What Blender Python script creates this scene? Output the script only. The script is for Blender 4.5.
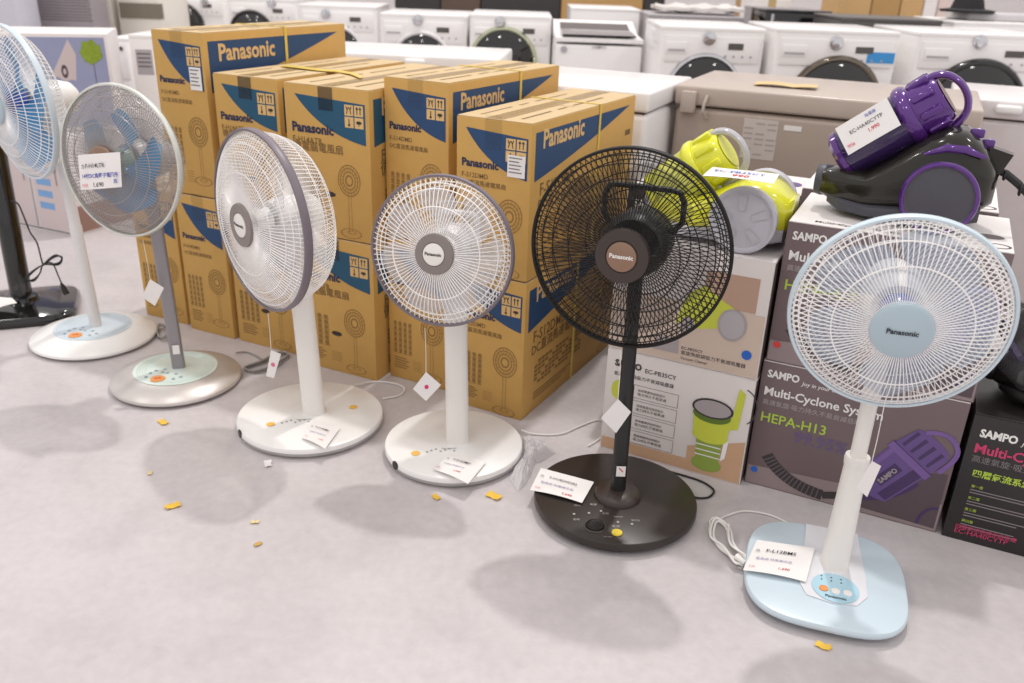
import bpy, bmesh, math, random
from mathutils import Vector, Matrix, noise
for o in list(bpy.data.objects): bpy.data.objects.remove(o)
R = math.radians
scn = bpy.context.scene
COL = scn.collection
random.seed(4)

# ------------------------------------------------------------------ camera
FPX, PITCH, ROLL, CAMH = 860.0, R(23.5), R(-2.06), 1.22
_cp, _sp, _c, _s = math.cos(PITCH), math.sin(PITCH), math.cos(ROLL), math.sin(ROLL)
_ri, _fw, _dn = Vector((1,0,0)), Vector((0,_cp,-_sp)), Vector((0,-_sp,-_cp))
_A, _B = _c*_ri + _s*_dn, -_s*_ri + _c*_dn
CAMP = Vector((0,0,CAMH))
cam = bpy.data.objects.new('camera', bpy.data.cameras.new('camera')); COL.objects.link(cam)
cam.data.sensor_fit = 'HORIZONTAL'; cam.data.sensor_width = 36; cam.data.lens = FPX/1024*36
cam.data.clip_start = .05
cam.matrix_world = Matrix(((_A.x,-_B.x,-_fw.x,0),(_A.y,-_B.y,-_fw.y,0),(_A.z,-_B.z,-_fw.z,CAMH),(0,0,0,1)))
cam.data.dof.use_dof = True; cam.data.dof.focus_distance = 1.95; cam.data.dof.aperture_fstop = 3.2
scn.camera = cam
# ------------------------------------------------------------------ light and exposure
scn.view_settings.view_transform = 'Standard'; scn.view_settings.look = 'None'
scn.view_settings.exposure = 0.30; scn.view_settings.gamma = 1
wd = bpy.data.worlds.new('hall_light'); scn.world = wd; wd.use_nodes = True
wd.node_tree.nodes['Background'].inputs[0].default_value = (1.0, .965, .955, 1)
wd.node_tree.nodes['Background'].inputs[1].default_value = .70
def lamp(loc, power, size):
    l = bpy.data.lights.new('high_bay_lamp', 'AREA'); l.shape = 'DISK'; l.size = size; l.energy = power
    l.color = (1, .97, .94)
    o = bpy.data.objects.new('high_bay_lamp', l); COL.objects.link(o); o.location = loc
    return o
lamp((1.55,6.1,10.5), 400, .42)
for lx in (-5.2,-1.4,4.6):
    for ly in (-2.2,1.6,8.2):
        lamp((lx,ly,6.2), 30, .45)

def ray(x, y): return (x-512)/FPX*_A + (y-341.5)/FPX*_B + _fw
def fl(x, y, z=0.0):                       # pixel -> point on the horizontal plane it rests on
    d = ray(x,y); return CAMP + d*((z-CAMH)/d.z)
def at(x, y, Y):                           # pixel -> point at a known distance Y
    d = ray(x,y); return CAMP + d*(Y/d.y)

# ------------------------------------------------------------------ materials
def lin(c):
    return tuple(((v/255)/12.92 if v/255 <= .04045 else ((v/255+.055)/1.055)**2.4) for v in c)
_mats = {}
def M(name, rgb=(200,200,200), rough=.5, metal=0, var=.06, scale=18, bump=0, coat=0, alpha=1, trans=0, emit=0, spec=.5):
    if name in _mats: return _mats[name]
    m = bpy.data.materials.new(name); m.use_nodes = True; _mats[name] = m
    nt = m.node_tree; b = nt.nodes['Principled BSDF']
    tc = nt.nodes.new('ShaderNodeTexCoord'); nz = nt.nodes.new('ShaderNodeTexNoise')
    nz.inputs['Scale'].default_value = scale; nz.inputs['Detail'].default_value = 5
    nt.links.new(tc.outputs['Object'], nz.inputs['Vector'])
    mr = nt.nodes.new('ShaderNodeMapRange'); mr.inputs[3].default_value = 1-var; mr.inputs[4].default_value = 1+var
    nt.links.new(nz.outputs['Fac'], mr.inputs[0])
    mx = nt.nodes.new('ShaderNodeVectorMath'); mx.operation = 'SCALE'; mx.inputs[0].default_value = lin(rgb)
    nt.links.new(mr.outputs[0], mx.inputs['Scale']); nt.links.new(mx.outputs[0], b.inputs['Base Color'])
    b.inputs['Roughness'].default_value = rough; b.inputs['Metallic'].default_value = metal
    b.inputs['Coat Weight'].default_value = coat; b.inputs['Alpha'].default_value = alpha
    b.inputs['Transmission Weight'].default_value = trans; b.inputs['Specular IOR Level'].default_value = spec
    if bump:
        bp = nt.nodes.new('ShaderNodeBump'); bp.inputs['Strength'].default_value = bump; bp.inputs['Distance'].default_value = .01
        nt.links.new(nz.outputs['Fac'], bp.inputs['Height']); nt.links.new(bp.outputs[0], b.inputs['Normal'])
    return m
def concrete():
    m = M('concrete_floor', (205,198,199), .40, 0, .03, 3.2, spec=.35)
    nt = m.node_tree; b = nt.nodes['Principled BSDF']; sc = b.inputs['Base Color'].links[0].from_node
    tc = nt.nodes.new('ShaderNodeTexCoord')
    def nz(s, d, lo, hi, a, c):
        n = nt.nodes.new('ShaderNodeTexNoise'); n.inputs['Scale'].default_value = s; n.inputs['Detail'].default_value = d
        nt.links.new(tc.outputs['Object'], n.inputs['Vector'])
        r = nt.nodes.new('ShaderNodeMapRange'); r.inputs[1].default_value = lo; r.inputs[2].default_value = hi
        r.inputs[3].default_value = a; r.inputs[4].default_value = c
        nt.links.new(n.outputs['Fac'], r.inputs[0]); return r
    cur = sc.outputs[0]
    for r in (nz(1.3,9,.35,.7,.89,1.03), nz(42,6,.3,.7,.94,1.03), nz(5,12,.50,.72,1.0,.90), nz(130,2,.74,.8,1.0,.72), nz(16,12,.62,.74,1.0,.93)):
        v = nt.nodes.new('ShaderNodeVectorMath'); v.operation = 'SCALE'
        nt.links.new(cur, v.inputs[0]); nt.links.new(r.outputs[0], v.inputs['Scale']); cur = v.outputs[0]
    nt.links.new(cur, b.inputs['Base Color'])
    bp = nt.nodes.new('ShaderNodeBump'); bp.inputs['Strength'].default_value = .12; bp.inputs['Distance'].default_value = .004
    n2 = nt.nodes.new('ShaderNodeTexNoise'); n2.inputs['Scale'].default_value = 70; nt.links.new(tc.outputs['Object'], n2.inputs['Vector'])
    nt.links.new(n2.outputs['Fac'], bp.inputs['Height']); nt.links.new(bp.outputs[0], b.inputs['Normal'])
    return m

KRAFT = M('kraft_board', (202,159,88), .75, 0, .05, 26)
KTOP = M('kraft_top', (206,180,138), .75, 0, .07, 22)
KEDGE = M('kraft_edge', (160,116,56), .8)
TAPE = M('packing_tape', (206,178,128), .25, 0, .03, 9)
BLUE = M('print_blue', (34,70,112), .6, 0, .05, 20)
BLUE2 = M('print_teal_blue', (28,82,112), .6, 0, .05, 20)
NAVY = M('print_navy', (36,44,78), .6)
TAN = M('print_tan', (222,184,124), .7)
INK = M('print_brown_ink', (122,96,58), .75)
INKL = M('print_light_ink', (146,112,62), .75)
INKD = M('print_dark_ink', (66,58,52), .75)
STRAP = M('yellow_strap', (226,196,84), .35)
WPAPER = M('white_paper', (238,234,232), .7, 0, .02)
WHITE = M('white_plastic', (241,239,237), .32, 0, .02)
WHITE2 = M('warm_white_plastic', (234,230,225), .38, 0, .02)
GREYB = M('mauve_grey_plastic', (118,108,116), .4, 0, .04)
LBLUE = M('pale_blue_plastic', (202,217,226), .32, 0, .02)
LBLUE2 = M('pale_blue_cap', (174,192,202), .35, 0, .02)
BLACK = M('black_plastic', (24,22,22), .38, 0, .05)
BLACKG = M('gloss_black_plastic', (16,15,16), .12, 0, .05, coat=.5)
BROWNB = M('dark_brown_plastic', (58,48,44), .36, 0, .04)
BROWNM = M('brushed_brown_metal', (150,122,104), .3, .8, .05)
BASEBR = M('dark_base_plastic', (50,43,40), .33, 0, .05)
SILVER = M('brushed_silver', (206,200,196), .36, .4, .04)
GPOLE = M('grey_pole_metal', (148,144,148), .35, .35, .03)
MINT = M('mint_glass_panel', (220,234,227), .12, 0, .02, coat=.4)
ORANGE = M('orange_sticker', (228,150,82), .5)
YELB = M('yellow_button', (232,206,70), .4)
RED = M('red_ink', (206,48,52), .6)
PINKI = M('pink_ink', (222,120,140), .6)
BLUEI = M('blue_pen_ink', (62,70,168), .6)
BLKI = M('black_pen_ink', (40,38,48), .6)
WINK = M('white_ink', (236,234,230), .6)
WIREW = M('white_wire', (244,241,239), .35, 0, .02)
WIRES = M('silver_wire', (160,152,148), .3, .5, .02)
WIREB = M('black_wire', (22,19,19), .5, 0, .02, spec=.3)
BLADEC = M('clear_white_blade', (226,226,230), .16, 0, .02, alpha=.34)
BLADEB = M('clear_blue_blade', (84,158,208), .16, 0, .03, alpha=.72)
BLADEL = M('pale_clear_blade', (190,206,226), .14, 0, .03, alpha=.30)
BLADEK = M('smoke_black_blade', (60,54,54), .12, 0, .03, alpha=.20)
BLUEHUB = M('deep_blue_hub', (44,84,176), .2)
CLEAR = M('clear_film', (236,236,240), .06, 0, .02, alpha=.07)
CLEAR2 = M('clear_bag_film', (236,234,236), .1, 0, .02, alpha=.5)
CORDW = M('white_cord', (232,228,224), .45)
CORDG = M('grey_cord', (150,146,142), .5)
CHROME = M('chrome', (210,210,214), .12, 1, .02)
APPW = M('appliance_white', (243,240,239), .22, 0, .015)
APPW2 = M('appliance_ivory', (224,218,208), .28, 0, .02)
APPG = M('appliance_grey_trim', (176,172,176), .35)
DGLASS = M('dark_door_glass', (22,20,20), .07, 0, .1, coat=.6)
DGREY = M('dark_grey_enamel', (86,82,80), .35)
BEIGE = M('beige_enamel', (172,156,144), .34, 0, .03)
BEIGET = M('beige_enamel_light', (188,173,162), .3, 0, .03)
GASK = M('rubber_gasket', (84,74,66), .7)

# ------------------------------------------------------------------ mesh helpers
class MB:
    def __init__(s): s.v=[]; s.f=[]; s.m=[]; s.mi=0; s.T=Matrix()
    def add(s, vs, fs):
        n=len(s.v); s.v += [s.T @ Vector(p) for p in vs]
        for f in fs: s.f.append([i+n for i in f]); s.m.append(s.mi)
        return s
    def box(s, c, d, bev=0, seg=2):
        bm=bmesh.new(); bmesh.ops.create_cube(bm, size=1)
        for v in bm.verts: v.co = Vector((v.co.x*d[0]+c[0], v.co.y*d[1]+c[1], v.co.z*d[2]+c[2]))
        if bev: bmesh.ops.bevel(bm, geom=bm.edges[:]+bm.verts[:], offset=bev, segments=seg, profile=.5, affect='EDGES')
        bm.verts.index_update(); bm.verts.ensure_lookup_table()
        s.add([v.co.copy() for v in bm.verts], [[v.index for v in f.verts] for f in bm.faces]); bm.free(); return s
    def lathe(s, prof, n=32, axis='Z', close=False, ang=None):
        vs=[]; fs=[]; k=len(prof)
        for i in range(n):
            a=2*math.pi*i/n; ca,sa=math.cos(a),math.sin(a)
            for r,h in prof:
                vs.append((r*ca,r*sa,h) if axis=='Z' else (r*ca,h,r*sa))
        for i in range(n):
            j=(i+1)%n
            for q in range(k-1 if not close else k):
                q2=(q+1)%k; fs.append([i*k+q,j*k+q,j*k+q2,i*k+q2])
        if not close:
            if prof[0][0]>1e-6: fs.append([i*k for i in range(n)][::-1])
            if prof[-1][0]>1e-6: fs.append([i*k+k-1 for i in range(n)])
        return s.add(vs,fs)
    def tube(s, path, r, n=6, cap=True):
        path=[Vector(p) for p in path]; vs=[]; fs=[]; up=None
        for i,p in enumerate(path):
            t=(path[min(i+1,len(path)-1)]-path[max(i-1,0)])
            if t.length<1e-9: t=Vector((0,0,1))
            t.normalize()
            if up is None:
                up=Vector((0,0,1)) if abs(t.z)<.9 else Vector((1,0,0))
            a=t.cross(up)
            if a.length<1e-6: a=t.cross(Vector((0,1,0)))
            a.normalize(); b=a.cross(t).normalized(); up=b
            rr = r[i] if isinstance(r,(list,tuple)) else r
            ra,rb = rr if isinstance(rr,(list,tuple)) else (rr,rr)
            for k in range(n):
                w=2*math.pi*(k+.5)/n; vs.append(p+a*(ra*math.cos(w))+b*(rb*math.sin(w)))
        for i in range(len(path)-1):
            for k in range(n):
                j=(k+1)%n; fs.append([i*n+k,i*n+j,(i+1)*n+j,(i+1)*n+k])
        if cap: fs.append(list(range(n))[::-1]); fs.append([(len(path)-1)*n+k for k in range(n)])
        return s.add(vs,fs)
    def ring(s, rad, h, r, n=64, m=5, axis='Y'):
        prof=[(rad+r*math.cos(2*math.pi*k/m),h+r*math.sin(2*math.pi*k/m)) for k in range(m)]
        return s.lathe(prof,n,axis,True)
    def poly(s, pts, fs=None): return s.add(pts,[list(range(len(pts)))])
    def sheet(s, fn, nu, nv, th):
        P=[[Vector(fn(i/nu,j/nv)) for j in range(nv+1)] for i in range(nu+1)]
        vs=[];fs=[];W=nv+1;N=(nu+1)*W
        for sg in (.5,-.5):
            for i in range(nu+1):
                for j in range(nv+1):
                    a=P[min(i+1,nu)][j]-P[max(i-1,0)][j]; b=P[i][min(j+1,nv)]-P[i][max(j-1,0)]
                    n=a.cross(b); n=n.normalized() if n.length>1e-12 else Vector((0,0,1))
                    vs.append(P[i][j]+n*th*sg)
        for i in range(nu):
            for j in range(nv):
                q=[i*W+j,(i+1)*W+j,(i+1)*W+j+1,i*W+j+1]; fs.append(q); fs.append([N+k for k in q[::-1]])
        bd=[i*W for i in range(nu+1)]+[nu*W+j for j in range(1,W)]+[i*W+nv for i in range(nu-1,-1,-1)]+[j for j in range(nv-1,0,-1)]
        for a,b in zip(bd,bd[1:]+bd[:1]): fs.append([b,a,N+a,N+b])
        return s.add(vs,fs)
    def loft(s, rings):
        n=len(rings[0]); vs=[p for r in rings for p in r]; fs=[]
        for i in range(len(rings)-1):
            for k in range(n):
                j=(k+1)%n; fs.append([i*n+k,i*n+j,(i+1)*n+j,(i+1)*n+k])
        fs.append(list(range(n))[::-1]); fs.append([(len(rings)-1)*n+k for k in range(n)])
        return s.add(vs,fs)
    def prism(s, pts2, y0, y1):               # outline in x,z pushed through y
        n=len(pts2); vs=[(x,y0,z) for x,z in pts2]+[(x,y1,z) for x,z in pts2]
        fs=[list(range(n)),[n+i for i in range(n)][::-1]]+[[i,n+i,n+(i+1)%n,(i+1)%n] for i in range(n)]
        return s.add(vs,fs)
    def build(s, name, mats, parent=None, mat=None, smooth=True, fix=True):
        me=bpy.data.meshes.new(name); me.from_pydata([tuple(v) for v in s.v],[],s.f)
        for x in (mats if isinstance(mats,(list,tuple)) else [mats]): me.materials.append(x)
        me.polygons.foreach_set('material_index', s.m)
        if fix:
            bm=bmesh.new(); bm.from_mesh(me); bmesh.ops.recalc_face_normals(bm,faces=bm.faces); bm.to_mesh(me); bm.free()
        if smooth:
            me.polygons.foreach_set('use_smooth',[True]*len(me.polygons)); me.set_sharp_from_angle(angle=R(38))
        me.update()
        o=bpy.data.objects.new(name,me); COL.objects.link(o)
        if parent: o.parent=parent
        if mat is not None: o.matrix_basis=mat
        return o
def tag(o, label=None, cat=None, group=None, kind=None):
    if label: o['label']=label
    if cat: o['category']=cat
    if group: o['group']=group
    if kind: o['kind']=kind
    return o
def empty(name, loc, rz=0, label=None, cat=None, group=None):
    o=bpy.data.objects.new(name,None); COL.objects.link(o); o.location=loc; o.rotation_euler=(0,0,rz); o.empty_display_size=.05
    return tag(o,label,cat,group)
_tx={}
def tmesh(t, bold):
    k=(t,bold)
    if k not in _tx:
        c=bpy.data.curves.new('t','FONT'); c.body=t; c.size=1; c.offset=bold; c.resolution_u=2; c.fill_mode='BOTH'
        o=bpy.data.objects.new('t',c); me=bpy.data.meshes.new_from_object(o)
        vs=[v.co.copy() for v in me.vertices]; fs=[list(p.vertices) for p in me.polygons]
        bpy.data.objects.remove(o); bpy.data.curves.remove(c); bpy.data.meshes.remove(me)
        xs=[v.x for v in vs] or [0,1]
        _tx[k]=(vs,fs,min(xs),max(xs))
    return _tx[k]
def text(mb, t, X, Y, P, width=None, size=None, bold=0.0, center=False, sy=1.0, skew=0):
    # lay lettering along direction X with up Y at P (left baseline)
    vs,fs,x0,x1=tmesh(t,bold); X=Vector(X).normalized(); Y=Vector(Y).normalized(); P=Vector(P)
    sc=size if size else width/(x1-x0); sx=(width/(x1-x0)) if width else sc
    if not size: sc=sx*sy
    off=-(x1-x0)/2 if center else 0
    mb.add([P+X*((v.x-x0+off)*sx)+Y*((v.y)*sc)+X*(skew*v.y*sc) for v in vs], fs)

# ------------------------------------------------------------------ the hall
mb=MB(); mb.box((0,5,-.05),(26,26,.1)); tag(mb.build('floor',concrete(),smooth=False),kind='structure')
mb=MB(); mb.box((0,13,2.2),(26,.2,4.4)); tag(mb.build('wall_back',M('hall_wall',(206,200,200),.8),smooth=False),kind='structure')

# ------------------------------------------------------------------ cartons
def carton(name, corner, ang, w, d, h, z0, label, cat='carton', group=None, right=False):
    # corner = front left (or front right) bottom corner on the floor plan
    a=R(ang); v=Vector((math.cos(a),math.sin(a),0)); u=Vector((-math.sin(a),math.cos(a),0))
    c=Vector((corner[0],corner[1],0))+ (v*(-w/2) if right else v*(w/2)) + u*(d/2)
    return empty(name,(c.x,c.y,z0),a,label,cat,group)
EPS=.0007
class Face:
    def __init__(s,w,d,h): s.w,s.d,s.h=w,d,h
    def front(s,a,b,e=EPS): return Vector((a-s.w/2,-s.d/2-e,b))
    def right(s,a,b,e=EPS): return Vector((s.w/2+e,a-s.d/2,b))
    def left(s,a,b,e=EPS): return Vector((-s.w/2-e,s.d/2-a,b))
    def top(s,a,b,e=EPS): return Vector((a-s.w/2,b-s.d/2,s.h+e))
FX={'front':((1,0,0),(0,0,1)),'right':((0,1,0),(0,0,1)),'left':((0,-1,0),(0,0,1)),'top':((1,0,0),(0,1,0))}
def ft(mb,F,face,t,a,b,e=EPS*1.6,**k):
    X,Y=FX[face]; text(mb,t,X,Y,getattr(F,face)(a,b,e),**k)
def fr(mb,F,face,a0,b0,a1,b1,e=EPS):
    g=getattr(F,face); mb.poly([g(a0,b0,e),g(a1,b0,e),g(a1,b1,e),g(a0,b1,e)])
def fdisc(mb,F,face,a,b,ra,rb,e=EPS,n=20,inner=0):
    g=getattr(F,face)
    P=[(math.cos(2*math.pi*i/n),math.sin(2*math.pi*i/n)) for i in range(n)]
    if not inner: mb.poly([g(a+ra*x,b+rb*y,e) for x,y in P]); return
    vs=[g(a+ra*x,b+rb*y,e) for x,y in P]+[g(a+ra*inner*x,b+rb*inner*y,e) for x,y in P]
    mb.add(vs,[[i,(i+1)%n,n+(i+1)%n,n+i] for i in range(n)])
def fline(mb,F,face,pts,w,e=EPS):
    g=getattr(F,face)
    for (a,b),(c,d) in zip(pts,pts[1:]):
        n=Vector((-(d-b),c-a)); n=n.normalized()*w/2 if n.length else Vector((0,0))
        mb.poly([g(a-n.x,b-n.y,e),g(c-n.x,d-n.y,e),g(c+n.x,d+n.y,e),g(a+n.x,b+n.y,e)])
def bez(p,q,r,n=12): return [((1-t)**2*p[0]+2*t*(1-t)*q[0]+t*t*r[0],(1-t)**2*p[1]+2*t*(1-t)*q[1]+t*t*r[1]) for t in [i/n for i in range(n+1)]]
def fan_sketch(mb,F,face,a,b,s):
    for rr,i in ((1,.94),(.8,.93),(.58,.9),(.36,.7),): fdisc(mb,F,face,a,b,.042*s*rr,.05*s*rr,EPS*1.5,20,i)
    for k in range(18):
        w=2*math.pi*k/18; fline(mb,F,face,[(a+.02*s*math.cos(w),b+.024*s*math.sin(w)),(a+.038*s*math.cos(w),b+.046*s*math.sin(w))],.0011,EPS*1.4)
    for dx in (-.005,.005): fline(mb,F,face,[(a+dx*s,b-.05*s),(a+dx*s*1.1,b-.162*s)],.0012)
    fdisc(mb,F,face,a,b-.168*s,.04*s,.016*s,EPS,20,.9); fdisc(mb,F,face,a+.002,b-.164*s,.016*s,.006*s,EPS,14,.8)
def icons(parent,F,face,a,b,s):
    bg=MB(); ink=MB()
    for i in range(2):
        for j in range(2):
            x=a+i*s*1.12; y=b+j*s*1.12; fr(bg,F,face,x,y,x+s,y+s,EPS*2)
            e=EPS*3
            def q(*p): return [(x+s*m,y+s*n) for m,n in p]
            if (i,j)==(0,1):
                fline(ink,F,face,q((.25,.15),(.35,.5),(.2,.85)),s*.09,e); fline(ink,F,face,q((.75,.15),(.65,.5),(.8,.85)),s*.09,e); fline(ink,F,face,q((.3,.5),(.5,.8),(.7,.5)),s*.08,e)
            elif (i,j)==(1,1):
                for m in (.32,.68): fline(ink,F,face,q((m,.15),(m,.85)),s*.09,e); fline(ink,F,face,q((m-.12,.65),(m,.85),(m+.12,.65)),s*.08,e)
            elif (i,j)==(0,0):
                fdisc(ink,F,face,x+s*.5,y+s*.25,s*.14,s*.12,e,10); fline(ink,F,face,q((.5,.25),(.5,.85)),s*.1,e)
            else:
                fdisc(ink,F,face,x+s*.5,y+s*.55,s*.32,s*.16,e,12); fline(ink,F,face,q((.5,.5),(.5,.2)),s*.07,e)
    bo=bg.build('handling_symbols',TAN,parent,smooth=False,fix=False); ink.build('symbol_print',INKD,bo,smooth=False,fix=False)

def carton_body(root,w,d,h,mats,flap=True):
    b=MB(); b.box((0,0,h/2-.001),(w,d,h-.002),.003,2); b.build('body',mats[0],root)
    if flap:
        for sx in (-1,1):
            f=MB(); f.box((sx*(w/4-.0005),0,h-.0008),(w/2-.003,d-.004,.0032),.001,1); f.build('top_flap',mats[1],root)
def fan_carton(corner, ang, w, d, h, z0, model, kind, label, sticker=False, strap=None, blue=BLUE, tape_patch=False, right=False, sidetext=True):
    r=carton('fan_carton',corner,ang,w,d,h,z0,label,'carton','stacked fan cartons',right)
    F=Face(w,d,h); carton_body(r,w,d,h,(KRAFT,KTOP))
    t=MB(); t.box((0,0,h+.0012),(.05,d*.98,.0008)); t.build('top_tape',M('clear_tape',(206,178,128),.2,alpha=.45),r)
    t=MB(); t.box((0,-d/2-.0016,h-.034),(.05,.0008,.066 if tape_patch else .09)); t.build('front_tape',M('dark_tape',(44,52,60),.22,alpha=.30) if tape_patch else M('faint_tape',(70,62,44),.22,alpha=.06),r)
    # printed stripes along the top edge
    p=MB()
    for y0,y1 in ((.06,.30),(.36,.44),(.5,.8)):
        fr(p,F,'top',w*.74,d*y0,w*.78,d*y1,.0012); fr(p,F,'top',w*.2,d*y0,w*.23,d*y1,.0012)
    ft(p,F,'top','DC FAN',w*.62,d*.46,.0014,width=w*.2,bold=.01)
    p.build('top_print',INK,r,smooth=False,fix=False)
    # blue swoosh on the front
    b=MB(); y1=h-.028; y0=h-.028-.285*h
    pts=[(.13*w,y1),(.955*w,y1-.012)]+[(.955*w,y0)]+bez((.955*w,y0),(.42*w,y0+.17*(y1-y0)),(.13*w,y1))[1:-1]
    b.poly([F.front(a,c) for a,c in pts]); b.build('front_swoosh',blue,r,smooth=False,fix=False)
    si=min(.03,.125*w); icons(r,F,'front',w*.935-2.12*si,y1-.016-2.12*si,si)
    p=MB(); ft(p,F,'front','Panasonic',w*.08,h*.695,width=w*.50,bold=.04); p.build('front_logo',NAVY,r,smooth=False,fix=False)
    p=MB(); ft(p,F,'front',model,w*.08,h*.625,width=w*.36,bold=.004); ft(p,F,'front',kind,w*.08,h*.578,width=w*.60,bold=.004)
    p.build('front_text',INK,r,smooth=False,fix=False)
    p=MB()
    for i in range(4):
        for j in range(6):
            x=w*(.09+.085*i); y=h*(.20+.04*j); fdisc(p,F,'front',x+.005,y+.006,w*.03,h*.015,EPS,8)
            fr(p,F,'front',x-w*.012,y-.004,x+w*.055,y-.001)
    for i in range(5): fline(p,F,'front',[(w*.09,h*(.085+.018*i)),(w*(.34 if i%2 else .30),h*(.085+.018*i))],.004)
    for i in range(5): fline(p,F,'front',[(w*.42,h*(.09+.016*i)),(w*.56,h*(.09+.016*i))],.0012)
    p.build('feature_table',INKL,r,smooth=False,fix=False)
    p=MB(); fan_sketch(p,F,'front',w*.74,h*.41,min(.95,w/.22)); p.build('front_fan_drawing',INKL,r,smooth=False,fix=False)
    if tape_patch:
        p=MB(); fdisc(p,F,'front',w*.5,h*.30,w*.07,h*.018,EPS,18); ft(p,F,'front','14吋',w*.46,h*.292,EPS*3,width=w*.08); p.build('oval_badge',INKD,r,smooth=False,fix=False)
    # right side banner
    b=MB(); y1=h-.026; y0=y1-.30*h
    pts=[(.03*d,y1),(.03*d,y0)]+bez((.03*d,y0),(.48*d,y0+.36*(y1-y0)),(.93*d,y1))[1:]
    b.poly([F.right(a,c) for a,c in pts]); b.build('side_banner',blue,r,smooth=False,fix=False)
    p=MB(); ft(p,F,'right','Panasonic',d*.09,h*.835,width=d*.36,bold=.028,sy=1.05); p.build('side_logo',TAN,r,smooth=False,fix=False)
    if sidetext:
        p=MB(); ft(p,F,'right',model,d*.08,h*.54,width=d*.30,bold=.008); ft(p,F,'right',kind,d*.07,h*.45,width=d*.46,bold=.006)
        p.build('side_text',INK,r,smooth=False,fix=False)
        p=MB()
        for i in range(14):
            for j in range(6): 
                if (i*7+j*3)%5: fr(p,F,'right',d*(.10+.033*i),h*(.20+.032*j),d*(.127+.033*i),h*(.222+.032*j))
        for j in range(3): fr(p,F,'right',d*.1,h*(.09+.022*j),d*(.36+.06*j),h*(.10+.022*j))
        tag(p.build('side_table',INKL,r,smooth=False,fix=False),kind='stuff')
        p=MB(); fan_sketch(p,F,'right',d*.83,h*.50,1.15); p.build('side_fan_drawing',INKL,r,smooth=False,fix=False)
        p=MB(); fr(p,F,'right',d*.9,h*.72,d*.96,h*.76); p.build('corner_mark',INK,r,smooth=False,fix=False)
    if sticker:
        s=MB(); fr(s,F,'front',w*.70,h*.665,w*.93,h*.80,EPS*4); so=s.build('barcode_label',WPAPER,r,smooth=False,fix=False)
        s=MB()
        for j,(ww) in enumerate((.9,.7,.85,.75,.9)): fr(s,F,'front',w*.72,h*(.78-.022*j),w*(.72+.19*ww),h*(.787-.022*j),EPS*5)
        s.build('label_print',M('label_ink',(124,120,120),.6),so,smooth=False,fix=False)
    if strap:
        s=MB(); yy=d*strap-d/2; e=.0022
        for bx in (((0,yy,h+e),(w+.006,.012,.0015)),((w/2+e,yy,h/2),(.0015,.012,h)),((-w/2-e,yy,h/2),(.0015,.012,h))): s.box(*bx)
        s.build('packing_strap',STRAP,r)
    return r
DM='DC直流馬達電風扇'
A0=-25
fan_carton((-1.352,2.935),A0,.203,.68,.485,0,'F-S14DMD',DM,'kraft fan carton on the floor at the left end of the stack',strap=.55)
fan_carton((-1.148,2.822),A0,.200,.68,.490,0,'F-S14DMD',DM,'kraft fan carton on the floor right under the tallest carton',strap=.55)
fan_carton((-1.163,2.832),A0,.208,.73,.512,.495,'F-S14DMD',DM,'tallest kraft fan carton at the left end with white barcode label and yellow strap',sticker=True,strap=.53)
fan_carton((-.947,2.733),A0,.256,.70,.447,0,'F-H14ATR','微電腦電風扇','kraft fan carton on the floor behind the head of the turned white fan',blue=BLUE2,tape_patch=True)
fan_carton((-.947,2.728),A0,.250,.70,.443,.451,'F-H14ATR','微電腦電風扇','upper kraft carton with teal swoosh just right of the tallest carton',blue=BLUE2,tape_patch=True)
fan_carton((-.425,2.449),A0,.292,.70,.447,0,'F-H14ATR','微電腦電風扇','kraft fan carton with teal swoosh on the floor between the two white fans',blue=BLUE2,tape_patch=True,right=True)
fan_carton((-.422,2.451),A0,.296,.70,.443,.451,'F-H14ATR','微電腦電風扇','upper kraft carton with teal swoosh and oval badge above the turned white fan',blue=BLUE2,tape_patch=True,right=True)
fan_carton((-.197,2.400),A0-2,.215,.70,.462,0,'F-S14DMD',DM,'kraft fan carton on the floor directly behind the front-facing white fan',right=True)
fan_carton((-.195,2.400),A0-4,.220,.66,.462,.466,'F-S14DMD',DM,'upper kraft carton reading F-S14DMD behind the front-facing white fan, thin yellow strap on its side',strap=.60,right=True)
fan_carton((.034,2.223),-28,.226,.72,.425,0,'F-S12DMD',DM,'front kraft carton on the floor left of the black fan pole, long right side showing',strap=.47,right=True)
fan_carton((.033,2.224),-28,.228,.72,.427,.430,'F-S12DMD',DM,'upper front kraft carton reading F-S12DMD with barcode label, left of the black fan head',sticker=True,strap=.60,right=True)

zs=.8975; P=[fl(*q,zs) for q in ((284,66),(300,68),(320,70),(338,71),(352,74),(362,78))]
m=MB(); o_=P[0]; m.sheet(lambda u,v:P[min(5,int(u*5))].lerp(P[min(5,int(u*5)+1)],u*5-int(u*5))-o_+Vector((.0,-.004+.045*(v-.5),.0012*math.sin(9*u)+.0015)),10,1,.0012)
o=m.build('loose_strap',STRAP); o.location=o_; tag(o,'loose yellow packing strap lying across the lower teal-swoosh carton tops','strap')

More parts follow.
